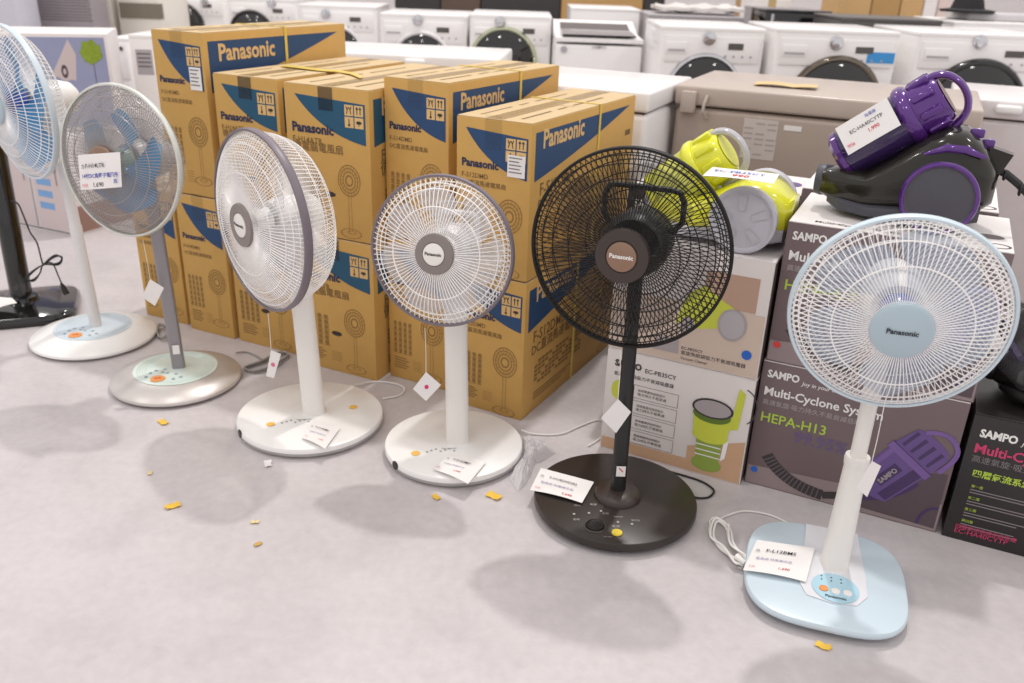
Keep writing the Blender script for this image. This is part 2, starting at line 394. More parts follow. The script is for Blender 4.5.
# ------------------------------------------------------------------ vacuum cleaner cartons
TAUPE=M('taupe_print_board',(116,98,100),.42,0,.05,5); WTOP=M('white_carton_top',(232,226,224),.5,0,.03,8)
PALE=M('pale_print_board',(222,214,210),.4,0,.03,6); WOODP=M('wood_print',(198,160,128),.45,0,.06,9); BLKB=M('black_print_board',(42,37,38),.35,0,.05,6)
LIMEI=M('lime_ink',(178,206,72),.5); PURI=M('purple_ink',(104,80,138),.45); PURD=M('dark_purple_ink',(72,52,96),.45); GREYI=M('grey_ink',(168,158,160),.5)
DKI=M('charcoal_ink',(58,52,54),.5); MIDI=M('taupe_ink',(88,74,80),.5); BLUED=M('blue_sticker',(28,98,196),.45); REDD=M('red_sticker',(216,56,52),.45); PINKT=M('magenta_ink',(204,60,108),.5)
YELP=M('lime_yellow_ink',(200,206,70),.5); TINYI=M('tiny_grey_ink',(132,124,126),.6); OLIV=M('olive_ink',(140,160,70),.5)
def polyp(mb,F,face,pts,e=EPS): mb.poly([getattr(F,face)(a,b,e) for a,b in pts])
def arc_band(mb,F,face,ca,cb,ra,rb,t0,t1,w,e,n=14):
    P=[(ca+ra*math.cos(R(t0+(t1-t0)*i/n)),cb+rb*math.sin(R(t0+(t1-t0)*i/n))) for i in range(n+1)]
    fline(mb,F,face,P,w,e)
def vac_carton(corner, ang, d, z0, label, dot, w=.463, h=.352):
    r=carton('vacuum_carton',corner,ang,w,d,h,z0,label,'carton','taupe vacuum cartons'); F=Face(w,d,h)
    b=MB(); b.box((0,0,h/2-.001),(w,d,h-.002),.002,2); b.build('body',TAUPE,r)
    t=MB(); t.box((0,0,h-.0006),(w-.002,d-.002,.003),.0008,1); t.build('top_panel',WTOP,r)
    p=MB(); polyp(p,F,'front',[(.003,.003),(w-.003,.003),(w-.003,.08),(.003,.055)],EPS*.6)
    p.build('shade_print',M('light_taupe_print',(146,130,130),.42,0,.05,5),r,smooth=False,fix=False)
    p=MB(); ft(p,F,'front','SAMPO',w*.032,h*.885,width=w*.165,bold=.035,sy=1.15); ft(p,F,'front','Joy in your life',w*.21,h*.872,width=w*.19,bold=.01,skew=.2)
    ft(p,F,'front','Multi-Cyclone System',w*.03,h*.745,width=w*.60,bold=.022); p.build('white_title',WINK,r,smooth=False,fix=False)
    p=MB(); ft(p,F,'front','高速氣旋‧吸力持久不易衰減低噪音',w*.03,h*.672,width=w*.54,bold=.006); p.build('subtitle',GREYI,r,smooth=False,fix=False)
    p=MB(); ft(p,F,'front','HEPA-H13',w*.035,h*.535,width=w*.34,bold=.012); p.build('filter_grade',LIMEI,r,smooth=False,fix=False)
    p=MB(); ft(p,F,'front','99.95%',w*.22,h*.425,width=w*.28,bold=.02); p.build('percentage',M('faint_purple_ink',(104,88,124),.5),r,smooth=False,fix=False)
    # printed cleaner
    pic=MB(); polyp(pic,F,'front',bez((.50*w,.05*h),(.58*w,.20*h),(.72*w,.22*h))+bez((.74*w,.24*h),(.84*w,.44*h),(.985*w,.46*h))[1:]+[(.985*w,.03*h)],EPS*1.2)
    AX=Vector((.115,.162)).normalized(); SX=Vector((AX.y,-AX.x)); O2=Vector((.300,.080))
    def P2(t,q): v=O2+AX*(.2*t)+SX*(.054*q); return (v.x,v.y)
    def strip(t0,t1,q0,q1,q2,q3,e): polyp(pic,F,'front',[P2(t0,q0),P2(t0,q1),P2(t1,q2),P2(t1,q3)],EPS*e)
    pic.mi=1; polyp(pic,F,'front',[P2(-.10+.10*abs(q)**2,q) for q in (-.92,-.6,-.3,0,.3,.6,.92)]+[P2(.56,1.0),P2(.56,-1.0)],EPS*1.8)
    pic.mi=2; strip(.0,.56,-.82,-.62,-.68,-.9,2.1)
    pic.mi=3; strip(.0,.56,.40,.86,.92,.44,2.1); strip(.10,.44,-.25,.22,.22,-.25,2.2)
    pic.mi=2; polyp(pic,F,'front',[P2(.54,-1.1),P2(.54,1.1),P2(.64,1.1),P2(.64,-1.1)],EPS*2.4)
    pic.mi=1; polyp(pic,F,'front',[P2(.63,-1.02),P2(.63,1.02),P2(.90,.98),P2(.98,.8),P2(1.0,.3),P2(1.0,-.4),P2(.95,-.85)],EPS*2.7)
    pic.mi=3
    for q in (-.7,-.25,.2,.65): strip(.68,.92,q-.07,q+.07,q+.09,q-.09,3.0)
    fline(pic,F,'front',[P2(.64,-1.08),P2(.64,1.08)],.0022,EPS*3.0)
    pic.mi=2; fline(pic,F,'front',bez(P2(.98,-.55),P2(1.22,.1),P2(1.08,.85),8)+bez(P2(1.08,.85),P2(1.0,1.2),P2(.72,1.15),6)[1:],.011,EPS*3.3)
    pic.mi=3; arc_band(pic,F,'front',.985*w,.03*h,.085*w,.16*h,92,178,.007,EPS*2); fline(pic,F,'front',bez((.60*w,.12*h),(.76*w,.15*h),(.86*w,.34*h),8),.012,EPS*1.5)
    pic.mi=4; text(pic,'SAMPO',(AX.x,0,AX.y),(-SX.x,0,-SX.y),F.front(*P2(.12,.12),EPS*3.4),width=.055,bold=.03)
    pic.mi=5; hose=bez((.10*w,.27*h),(.20*w,.08*h),(.42*w,.06*h),16)
    fline(pic,F,'front',hose,.030,EPS*1.2); fline(pic,F,'front',[(.42*w,.06*h),(.52*w,.10*h)],.02,EPS*1.3)
    pic.mi=6
    for k in range(1,16):
        (a,b2),(c,d2)=hose[k-1],hose[k]; n=Vector((-(d2-b2),c-a)).normalized()*.0145; fline(pic,F,'front',[(c-n.x,d2-n.y),(c+n.x,d2+n.y)],.0022,EPS*2)
    pic.build('cleaner_picture',[MIDI,PURI,M('violet_ink',(122,92,156),.4),PURD,GREYI,DKI,M('hose_gap_ink',(112,100,104),.5)],r,smooth=False,fix=False)
    s=MB(); fdisc(s,F,'front',w*.045,h*.13,.0085,.0085,EPS*3); s.build('round_sticker',dot,r,smooth=False,fix=False)
    p=MB(); ft(p,F,'top','Multi-Cyclone System',w*.12,d*.06,.0016,width=w*.4,bold=.012); p.build('top_print',MIDI,r,smooth=False,fix=False)
    for a_,b_,ra,rb,ii in ((w*.9,d*.35,.03,.02,0),(w*.93,d*.12,.028,.02,.8)): p=MB(); fdisc(p,F,'top',a_,b_,ra,rb,.0016,18,ii); p.build('top_picture',MIDI,r,smooth=False,fix=False)
    return r
AB=-25.6
va=R(AB); VV=Vector((math.cos(va),math.sin(va),0)); UU=Vector((-math.sin(va),math.cos(va),0))
def off(c,v,u): p=Vector((c[0],c[1],0))+VV*v+UU*u; return (p.x,p.y)
B3=(.623,1.938)
vac_carton(B3,AB,.325,0,'taupe printed vacuum carton on the floor behind the pale blue fan pole, blue dot sticker',BLUED)
vac_carton(off(B3,.004,0),AB,.325,.354,'taupe printed vacuum carton under the purple vacuum cleaner, red dot sticker',REDD)
vac_carton(off(B3,-.004,.335),AB,.32,0,'taupe vacuum carton on the floor hidden behind the front taupe carton',BLUED)
vac_carton(off(B3,-.02,.333),AB,.32,.354,'white-topped taupe carton behind the purple vacuum cleaner carton',REDD,h=.36)

# pale boxes with the yellow cleaner
def pale_carton(corner,ang,w,d,h,z0,label,upper):
    r=carton('vacuum_carton',corner,ang,w,d,h,z0,label,'carton','pale vacuum cartons'); F=Face(w,d,h)
    b=MB(); b.box((0,0,h/2-.001),(w,d,h-.002),.002,2); b.build('body',PALE,r)
    t=MB(); t.box((0,0,h-.0006),(w-.002,d-.002,.003),.0008,1); t.build('top_panel',WTOP,r)
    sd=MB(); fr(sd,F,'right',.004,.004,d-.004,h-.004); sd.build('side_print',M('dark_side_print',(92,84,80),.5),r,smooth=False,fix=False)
    if not upper:
        p=MB(); fr(p,F,'front',.003,.003,w-.003,h*.12); polyp(p,F,'front',[(w*.62,.003),(w-.003,.003),(w-.003,h*.42),(w*.62,h*.25)],EPS*1.1); p.build('wood_print',WOODP,r,smooth=False,fix=False)
        p=MB(); ft(p,F,'front','SAMPO',w*.06,h*.85,width=w*.19,bold=.05,sy=1.1); ft(p,F,'front','EC-PB35CY',w*.275,h*.84,width=w*.215,bold=.008)
        ft(p,F,'front','氣旋免紙袋吸力不衰減吸塵器',w*.06,h*.76,width=w*.42,bold=.004); p.build('title',DKI,r,smooth=False,fix=False)
        p=MB(); q=MB()
        for k in range(4):
            y=h*(.58-.15*k)
            for a,b2,c,d2 in ((.2,0,.52,0),(.52,0,.52,.125),(.52,.125,.2,.125)): fline(p,F,'front',[(w*a,y+h*b2),(w*c,y+h*d2)],.0014)
            ft(q,F,'front','旋風集塵免紙袋設計',w*.24,y+h*.07,width=w*.19); ft(q,F,'front','吸力持久不易衰減',w*.24,y+h*.03,width=w*.2)
        p.build('panel_frames',TINYI,r,smooth=False,fix=False); q.build('panel_text',DKI,r,smooth=False,fix=False)
        pic=MB(); fdisc(pic,F,'front',w*.105,h*.62,.022,.03); pic.build('small_picture',YELP,r,smooth=False,fix=False)
        pic=MB(); a=w*.76
        fdisc(pic,F,'front',a,h*.12,.040,.022,EPS*2.6); polyp(pic,F,'front',[(a-.03,h*.15),(a+.03,h*.15),(a+.034,h*.36),(a-.034,h*.36)],EPS*2.8)
        pic.mi=1; polyp(pic,F,'front',[(a-.045,h*.40),(a+.045,h*.42),(a+.05,h*.62),(a-.05,h*.62)],EPS*3.2); fdisc(pic,F,'front',a,h*.40,.047,.022,EPS*3.0)
        polyp(pic,F,'front',[(a+.047,h*.50),(a+.068,h*.52),(a+.075,h*.86),(a+.058,h*.90)],EPS*3.0)
        pic.mi=2; fdisc(pic,F,'front',a-.002,h*.60,.050,.024,EPS*3.6)
        pic.mi=3; fdisc(pic,F,'front',a-.002,h*.66,.054,.028,EPS*4.0); pic.mi=4; fdisc(pic,F,'front',a-.002,h*.66,.048,.023,EPS*4.6)
        pic.mi=3; arc_band(pic,F,'front',a+.07,h*.74,.036,.05,-60,80,.003,EPS*2.4)
        pic.mi=5; polyp(pic,F,'front',[(a+.034,h*.18),(a+.046,h*.22),(a+.050,h*.40),(a+.038,h*.38)],EPS*2.7)
        for k in range(3): fline(pic,F,'front',[(a-.033,h*(.2+.05*k)),(a+.033,h*(.2+.05*k))],.003,EPS*3.1)
        pic.build('dust_cup_picture',[OLIV,YELP,M('green_ink',(96,120,44),.5),DKI,GREYI,WINK],r,smooth=False,fix=False)
    else:
        p=MB(); fr(p,F,'front',.003,.003,w-.003,h*.55); p.build('floor_print',M('pale_wood_print',(208,188,172),.45,0,.05,7),r,smooth=False,fix=False)
        p=MB(); fr(p,F,'front',w*.60,h*.56,w*.93,h*.85,EPS*1.3); p.build('cabinet_picture',M('brown_wood_print',(186,152,132),.45,0,.07,9),r,smooth=False,fix=False)
        pic=MB(); polyp(pic,F,'front',[(w*.44,h*.36),(w*.50,h*.62),(w*.60,h*.72),(w*.72,h*.62),(w*.82,h*.56),(w*.86,h*.42),(w*.6,h*.34)],EPS*2)
        pic.mi=1; fdisc(pic,F,'front',w*.80,h*.43,.036,.042,EPS*3.2); fdisc(pic,F,'front',w*.52,h*.36,.018,.02,EPS*3); polyp(pic,F,'front',[(w*.30,h*.08),(w*.48,h*.08),(w*.48,h*.2),(w*.34,h*.22)],EPS*2)
        pic.mi=2; fdisc(pic,F,'front',w*.80,h*.43,.030,.036,EPS*3.8)
        pic.build('cleaner_picture',[YELP,GREYI,M('light_grey_ink',(178,172,176),.5)],r,smooth=False,fix=False)
        p=MB(); ft(p,F,'front','EC-PB35CY',w*.50,h*.13,EPS*2,width=w*.14,bold=.01); ft(p,F,'front','氣旋免紙袋吸力不衰減吸塵器',w*.50,h*.085,EPS*2,width=w*.42,bold=.004); ft(p,F,'front','Vacuum Cleaner',w*.50,h*.04,EPS*2,width=w*.18,bold=.005)
        p.build('title',DKI,r,smooth=False,fix=False)
        p=MB(); fdisc(p,F,'front',w*.915,h*.20,.0125,.0125,EPS*3); p.build('round_sticker',BLUED,r,smooth=False,fix=False)
    return r
B1=(.256,2.094); AL=-26.6
pale_carton(B1,AL,.393,.27,.303,0,'pale carton with dust cup picture on the floor right of the black fan pole',False)
pale_carton(B1,AL,.393,.27,.304,.305,'pale carton with blue dot under the yellow vacuum cleaner',True)

def black_carton(corner,ang,w,d,h,z0,label,top=None):
    r=carton('vacuum_carton',corner,ang,w,d,h,z0,label,'carton','black vacuum cartons'); F=Face(w,d,h)
    b=MB(); b.box((0,0,h/2-.001),(w,d,h-.002),.002,2); b.build('body',BLKB,r)
    t=MB(); t.box((0,0,h-.0006),(w-.002,d-.002,.003),.0008,1); t.build('top_panel',top or WTOP,r)
    p=MB(); ft(p,F,'front','SAMPO',w*.05,h*.84,width=w*.19,bold=.04,sy=1.15); ft(p,F,'front','Joy in your life',w*.26,h*.835,width=w*.2,bold=.01,skew=.2); p.build('white_title',WINK,r,smooth=False,fix=False)
    p=MB(); ft(p,F,'front','Multi-Cyclone System',w*.045,h*.715,width=w*.72,bold=.022); p.build('pink_title',PINKT,r,smooth=False,fix=False); p=MB(); ft(p,F,'front','四層氣流過濾系統吸塵',w*.06,h*.10,width=w*.32); ft(p,F,'front','EC-HA40CYTP',w*.06,h*.06,width=w*.28); p.build('pink_text',PINKT,r,smooth=False,fix=False)
    p=MB(); ft(p,F,'front','高速氣旋‧吸力持久不易',w*.045,h*.645,width=w*.5); p.build('subtitle',TINYI,r,smooth=False,fix=False); p=MB()
    for k in range(4):
        for j in range(2): fr(p,F,'front',w*.08,h*(.42-.095*k-.022*j),w*(.36+.02*((k+j)%3)),h*(.428-.095*k-.022*j))
    p.build('grey_text',TINYI,r,smooth=False,fix=False)
    p=MB(); ft(p,F,'front','四層氣流系統',w*.07,h*.535,width=w*.3,bold=.02)
    for k,s in enumerate(('第一層','第二層','第三層','第四層')): ft(p,F,'front',s,w*.08,h*(.445-.095*k),width=w*.06)
    p.build('lime_text',LIMEI,r,smooth=False,fix=False)
    pic=MB(); polyp(pic,F,'front',[(w*.50,h*.10),(w*.72,h*.10),(w*.68,h*.52),(w*.53,h*.52)],EPS*1.4); pic.mi=1; polyp(pic,F,'front',[(w*.54,h*.34),(w*.66,h*.34),(w*.65,h*.47),(w*.55,h*.47)],EPS*2)
    pic.mi=2; polyp(pic,F,'front',[(w*.53,h*.13),(w*.69,h*.13),(w*.66,h*.30),(w*.56,h*.30)],EPS*2)
    pic.build('cyclone_picture',[GREYI,REDD,LIMEI],r,smooth=False,fix=False)
    return r
black_carton((1.050,1.729),-25,.40,.30,.333,0,'black vacuum carton on the floor at the right edge, pink and lime lettering',BLKB)
CB=off(B1,-.078,.29)
black_carton(CB,AL,.44,.42,.333,0,'black carton on the floor hidden behind the pale cartons')
cc=black_carton(CB,AL,.44,.42,.333,.335,'white-topped black carton behind the yellow vacuum cleaner')
Fc=Face(.44,.42,.333); p=MB(); fdisc(p,Fc,'top',.39,.30,.03,.035,.0016); fdisc(p,Fc,'top',.40,.16,.03,.018,.0016); p.build('top_picture',PURI,cc,smooth=False,fix=False)

# ------------------------------------------------------------------ vacuum cleaners
def srect(x,hw,z0,z1,n=20,e=.55):
    P=[]
    for k in range(n):
        a=2*math.pi*k/n; c,s_=math.cos(a),math.sin(a)
        P.append((x,hw*math.copysign(abs(c)**e,c),(z0+z1)/2+(z1-z0)/2*math.copysign(abs(s_)**e,s_)))
    return P
def vacuum(loc,ang,label,body,trim,skirt,binm,capm,handm,wheelm,ringm,ringx,ringz,spokes,xr,binlen=.165,hs=1.0):
    r=empty('vacuum_cleaner',loc,R(ang),label,'vacuum cleaner')
    b=MB(); b.loft([srect(*q) for q in ((.03,.028,.045,.088),(.04,.036,.036,.096),(.08,.066,.022,.106),(.14,.09,.02,.106),(.17,.096,.021,.06+.070*hs),(.20,.098,.022,.06+.096*hs),(.23,.10,.024,.06+.124*hs),(.26,.10,.025,.06+.148*hs),(.29,.10,.03,.06+.162*hs),(.325,.094,.03,.06+.160*hs),(.355,.085,.035,.06+.14*hs),(.385,.068,.045,.06+.105*hs),(xr,.04,.06,.13))])
    bo=b.build('body',body,r)
    s=MB(); s.loft([srect(*q) for q in ((.06,.045,.02,.05),(.09,.078,.008,.045),(.15,.10,.006,.042),(.24,.105,.006,.05),(.34,.095,.01,.06),(.385,.07,.02,.06))]); s.build('bumper',skirt,r)
    n=MB(); n.T=Matrix.Translation((.028,0,.066))@Matrix.Rotation(R(-90),4,'Y'); n.lathe([(.0,-.03),(.036,-.03),(.038,-.01),(.034,.004),(.026,.004),(.024,-.02),(0,-.02)],22); n.build('hose_inlet',skirt,r)
    fe=MB()
    if not spokes: fe.tube([(.25,-.092,.165),(.29,-.1,.185),(.33,-.097,.185),(.37,-.08,.17)],[(.004,.004),(.006,.009),(.006,.009),(.003,.004)],8); fe.build('trim_fin',trim,r)
    for sy in (-1,1):
        w=MB(); w.T=Matrix.Translation((.298,sy*.117,.080))@Matrix.Rotation(R(90 if sy<0 else -90),4,'X')
        w.lathe([(0,-.018),(.078,-.018),(.079,.006),(.070,.013),(.066,.010),(.02,.017),(0,.018)],40); wo=w.build('wheel',wheelm,r)
        q=MB(); q.T=w.T
        q.ring(.0745,.010,.0055,44,8,'Z'); q.build('wheel_ring',ringm,wo)
        if spokes:
            q=MB(); q.T=w.T
            for k in range(5):
                a=2*math.pi*k/5+.4
                q.add([(.026*math.cos(a-.25),.026*math.sin(a-.25),.0188),(.062*math.cos(a-.17),.062*math.sin(a-.17),.0130),(.062*math.cos(a+.17),.062*math.sin(a+.17),.0130),(.026*math.cos(a+.25),.026*math.sin(a+.25),.0188)],[[0,1,2,3]])
            q.build('wheel_recess',M('wheel_recess_grey',(186,184,190),.4),wo,fix=False)
    for sy in (-1,1): pass
    # tilted dust bin: axis points up and to the rear
    T=Matrix.Translation((ringx,0,ringz))@Matrix.Rotation(R(51),4,'Y')@Matrix.Diagonal((1.16,1.16,1,1))
    k=MB(); k.T=T; k.lathe([(0,-binlen),(.046,-binlen),(.052,-binlen+.012),(.054,-.04),(.056,-.012),(0,-.012)],36); bi=k.build('dust_bin',binm,r)
    k=MB(); k.T=T; k.lathe([(0,-binlen-.014),(.04,-binlen-.014),(.051,-binlen-.004),(.052,-binlen+.008),(.0,-binlen+.008)],36); k.build('bin_base',capm,bi)
    k=MB(); k.T=T; k.lathe([(0,-.014),(.059,-.014),(.063,-.006),(.063,.006),(.059,.014),(0,.014)],40); k.build('bin_ring',capm,r)
    k=MB(); k.T=T; k.lathe([(0,.012),(.054,.012),(.055,.03),(.046,.072),(.042,.078),(0,.078)],40); co=k.build('bin_cap',capm,r)
    for a in range(9):
        w=2*math.pi*a/9; q=MB(); q.T=T@Matrix.Rotation(w,4,'Z'); q.box((.052,0,.044),(.016,.017,.05),.005,2); q.build('cap_rib',capm,co)
    q=MB(); q.T=T; q.lathe([(.0,.079),(.036,.079),(.038,.0805),(.0,.0815)],32); q.build('cap_disc',M('cap_disc_copper',(150,120,116),.3,.5) if not spokes else capm,co)
    h=MB(); h.T=T
    pts=[(-.046,0,.05),(-.046,0,.080),(-.034,0,.104),(-.006,0,.118),(.024,0,.115),(.046,0,.100),(.058,0,.072),(.060,0,.03)]
    path=[]
    for i in range(len(pts)-1):
        for t in (0,.34,.67): path.append(Vector(pts[i]).lerp(Vector(pts[i+1]),t))
    path.append(Vector(pts[-1]))
    for _ in range(2): path=[path[0]]+[(path[i-1]+path[i]*2+path[i+1])/4 for i in range(1,len(path)-1)]+[path[-1]]
    h.tube(path,[(.013,.008)]*len(path),10); h.build('carry_handle',handm,r)
    return r,T
OLIVE=M('gloss_olive_black',(38,35,29),.16,0,.05,coat=.35,spec=.3); VIOL=M('gloss_violet',(86,38,126),.14,.25,.05,coat=.6); VIOLD=M('smoked_violet_bin',(54,32,88),.1,0,.08,coat=.6,alpha=.93)
DKGR=M('dark_grey_plastic',(72,72,80),.4); WHG=M('wheel_dark_grey',(74,72,80),.4); YELV=M('lime_yellow_plastic',(226,226,54),.2,0,.04,coat=.4); YELC=M('clear_yellow_bin',(214,216,92),.12,alpha=.8); LGR=M('light_grey_plastic',(190,188,196),.35); CLH=M('clear_grey_handle',(200,198,204),.15,alpha=.75)
pv=Vector((*B3,.7085))+VV*.004+UU*.178
vp_,VT=vacuum((pv.x,pv.y,.7085),AB,'glossy purple and dark olive canister vacuum cleaner on taupe cartons',OLIVE,VIOL,DKGR,VIOLD,VIOL,VIOL,WHG,VIOL,.205,.232,False,.405)
c=MB(); c.box((.345,-.02,.212),(.03,.02,.02),.005,2); c.build('release_button',VIOL,vp_); c=MB(); c.box((.372,.0,.188),(.026,.024,.022),.005,2); c.build('release_button',VIOL,vp_)
c=MB(); c.prism([(.375,.185),(.425,.172),(.405,.12),(.385,.13)],-.02,.02); c.build('cord_hatch',OLIVE,vp_)
c=MB(); c.tube([(.392,0,.135),(.42,0,.128),(.45,0,.108),(.475,0,.085)],[.006,.009,.009,.007],8)
for t in (.418,.455): c.box((t,0,.125-(t-.418)*.8),(.006,.028,.022),.002,1)
c.build('power_plug',BLACK,vp_)
al=R(AL); VL=Vector((math.cos(al),math.sin(al),0)); UL=Vector((-math.sin(al),math.cos(al),0))
pv2=Vector((*B1,0))+UL*.148
vy,VT2=vacuum((pv2.x,pv2.y,.6105),AL,'lime yellow canister vacuum cleaner with light grey wheel on pale cartons',YELV,YELV,LGR,YELC,YELV,CLH,LGR,LGR,.152,.166,True,.395,.13,.62)

def card(name,label,quad,mat=WPAPER,th=.0008,lines=(),parent=None,cat='price card',curl=.004):
    # a slip of paper; quad = top-left, top-right, bottom-right, bottom-left in space
    a,b,c_,d=[Vector(q) for q in quad]; n=(b-a).cross(d-a).normalized()
    if n.dot(CAMP-a)<0: n=-n
    o=empty(name,d,0,label,cat); O=Vector(d)
    m=MB(); m.sheet(lambda u,v:(a.lerp(b,u)).lerp(d.lerp(c_,u),v)+n*(curl*math.sin(3.1*u)*v)-O,6,4,th); m.build('paper',mat,o)
    X=b-a; Y=a-d; e=n*(.0012+curl*.8)
    byc={}
    for (t,u,v,wd,ink,bold) in lines: byc.setdefault(ink.name,[]).append((t,u,v,wd,ink,bold))
    for k,ls in byc.items():
        m=MB()
        for (t,u,v,wd,ink,bold) in ls: text(m,t,X,Y,d+X*u+Y*v+e-O,width=X.length*wd,bold=bold)
        m.build('handwriting',ls[0][4],o,smooth=False,fix=False)
    return o
# cards on the cleaners
W4=Matrix.Translation(pv.to_3d()*1.0)@Matrix.Rotation(va,4,'Z')
W4.translation=(pv.x,pv.y,.7085)
def binpt(W,T,ax,angd,rr=.0595): return W@(T@Vector((rr*math.sin(R(angd)),-rr*math.cos(R(angd)),ax)))
q=[W4@(VT@Vector((.0665*math.sin(R(-22))+t*math.cos(R(-22)),-.0665*math.cos(R(-22))+t*math.sin(R(-22)),a))) for a,t in ((-.142,-.036),(-.018,-.036),(-.018,.026),(-.142,.026))]
card('price_card','white price card with red price stuck on the purple vacuum bin',q,lines=(('EC-HA40CYTP',.2,.55,.62,BLKI,.0),('吸塵器',.55,.80,.2,BLUEI,.0),('1,990',.5,.32,.2,RED,.01),('特價',.06,.2,.14,PINKI,.01)),curl=.002)
W5=Matrix.Rotation(al,4,'Z'); W5.translation=(pv2.x,pv2.y,.6105)
q=[W5@Vector(p) for p in ((.205,-.098,.190),(.36,-.092,.192),(.365,-.178,.187),(.205,-.182,.185))]
card('price_card','white price card lying flat on top of the yellow vacuum cleaner',q,lines=(('EC-PB35CY',.1,.5,.75,BLUEI,.01),('990',.4,.15,.25,RED,.02)),curl=.003)

# ------------------------------------------------------------------ standing fans
def superdisc(mb,hx,hy,prof,n=56,e=.62):
    rings=[]
    for s_,z in prof:
        rings.append([(hx*s_*math.copysign(abs(math.cos(a))**e,math.cos(a)),hy*s_*math.copysign(abs(math.sin(a))**e,math.sin(a)),z) for a in [2*math.pi*(k+.5)/n for k in range(n)]])
    mb.loft(rings)
def fan(sp):
    r=empty('standing_fan',(sp['base'][0],sp['base'][1],0),R(sp.get('rz',0)),sp['label'],'fan','standing fans in a row')
    rz=R(sp.get('rz',0)); Rb=sp['Rb']; kb=sp['kind']
    px,py=sp.get('pole_off',(0,0)); bt=sp['bt']        # bt: height of the base top at the pole
    # base
    b=MB()
    if kb=='square': superdisc(b,Rb[0],Rb[1],[(.94,.012),(.985,.016),(1,.021),(1,.026),(.985,.031),(.95,.033),(.5,.034),(.01,.034)])
    elif kb=='stand': superdisc(b,Rb[0],Rb[1],[(.98,0),(1,.006),(1,.022),(.95,.034),(.8,.040),(.4,.05),(.01,.052)],e=.42)
    elif kb=='dish': b.lathe([(0,.006),(Rb*.96,.006),(Rb,.012),(Rb,.018),(Rb*.985,.022),(Rb*.64,.046),(0,.046)],72)
    elif kb=='dark': b.lathe([(0,.004),(Rb*.93,.004),(Rb*.96,.012),(Rb,.016),(Rb,.030),(Rb*.992,.034),(Rb*.975,.0355),(0,.0365)],72)
    else: b.lathe([(0,.004),(Rb*.95,.004),(Rb*.98,.008),(Rb,.014),(Rb,.027),(Rb*.99,.032),(Rb*.97,.034),(0,.036)],72)
    bo=b.build('base',sp['mbase'],r)
    f=MB()
    for k in range(4):
        a=math.pi/4+k*math.pi/2; rr=(Rb if not isinstance(Rb,tuple) else Rb[0]*1.05)*.78
        f.T=Matrix.Translation((rr*math.cos(a),rr*math.sin(a),0)); f.lathe([(0,0),(.012,0),(.012,.009),(0,.009)],12)
    f.build('rubber_feet',GASK,bo)
    if kb=='plain':
        t=MB(); t.lathe([(Rb*.985,.0085),(Rb*1.003,.014),(Rb*1.003,.019),(Rb*.985,.019)],72,close=True); t.build('base_trim',M('base_trim_grey',(168,166,166),.4),bo)
    # head frame: front is -Y of the head
    yaw,tilt=R(sp['yaw']),R(sp['tilt']); n=Vector((-math.sin(yaw)*math.cos(tilt),-math.cos(yaw)*math.cos(tilt),math.sin(tilt)))
    hc=Vector((sp['base'][0]+sp.get('dx',0),sp['base'][1]+sp.get('dy',0),sp['z']))+n*.06
    Hm=Matrix.Translation(hc)@Matrix.Rotation(-yaw,4,'Z')@Matrix.Rotation(-tilt,4,'X')
    root=Matrix.Translation((sp['base'][0],sp['base'][1],0))@Matrix.Rotation(rz,4,'Z')
    H=root.inverted()@Hm
    Rg=sp['R']; Df=sp.get('Df',.052); Dr=sp.get('Dr',.075); r0=sp['r0']; wr=sp.get('wr',.0011); nw=sp.get('nw',110); wm=sp['mwire']
    def fp(s): return (r0*.9+(Rg-.004-r0*.9)*s, -(.004+(Df-.004)*(1-s**sp.get('pf',2.6))))
    rm=.05
    def rp(s): return (rm+(Rg-.004-rm)*s, .004+(Dr-.004)*(1-s**(9 if sp.get('pr8') else 5)))
    for nm,pf,tw in (('front_guard',fp,sp.get('twist',0)),('rear_guard',rp,-sp.get('rtwist',.0))):
        g=MB()
        for s in sp.get('rings',(.55,.8,.93)):
            a,h=pf(s); g.ring(a,h,wr*1.15,72,5)
        if nm=='rear_guard': g.lathe([(.03,Dr+.001),(.062,Dr+.001),(.062,Dr-.003),(.03,Dr-.003)],32,'Y',True)
        go=g.build(nm,wm,r,H)
        w=MB(); S=[0,.2,.4,.55,.68,.78,.86,.92,.96,.985,1.0]
        for k in range(nw):
            a0=2*math.pi*k/nw+(0 if nm=='front_guard' else math.pi/nw)
            P=[]
            for s in S:
                a,h=pf(s); an=a0+tw*s; P.append((a*math.cos(an),h,a*math.sin(an)))
            w.tube(P,wr,4,False)
        tag(w.build('guard_wires',wm,go,fix=False),kind='stuff')
    b=MB(); bw=sp.get('band',.012); b.lathe([(Rg-.004,-bw),(Rg+.001,-bw),(Rg+.003,-bw*.5),(Rg+.003,bw*.5),(Rg+.001,bw),(Rg-.004,bw)],96,'Y',True); b.build('rim_band',sp['mrim'],r,H)
    # hub cap
    h=MB(); yc=-Df
    if sp.get('hub')=='ring':
        h.lathe([(0,yc+.008),(r0,yc+.008),(r0*1.02,yc+.002),(r0*.97,yc-.007),(r0*.6,yc-.008),(r0*.57,yc-.006),(0,yc-.006)][::1],48,'Y'); ho=h.build('hub_cap',sp['mhub'],r,H)
        h=MB(); h.lathe([(0,yc-.005),(r0*.55,yc-.005),(r0*.54,yc-.0085),(r0*.45,yc-.0098),(0,yc-.0102)],40,'Y'); h.build('hub_disc',sp['mhub2'],ho)
        yt=yc-.0108; tw_=r0*.86
    else:
        h.lathe([(0,yc+.008),(r0,yc+.008),(r0*1.02,yc+.0),(r0*.98,yc-.007),(r0*.86,yc-.0105),(0,yc-.0125)],48,'Y'); ho=h.build('hub_cap',sp['mhub'],r,H); yt=yc-.0135; tw_=r0*1.0
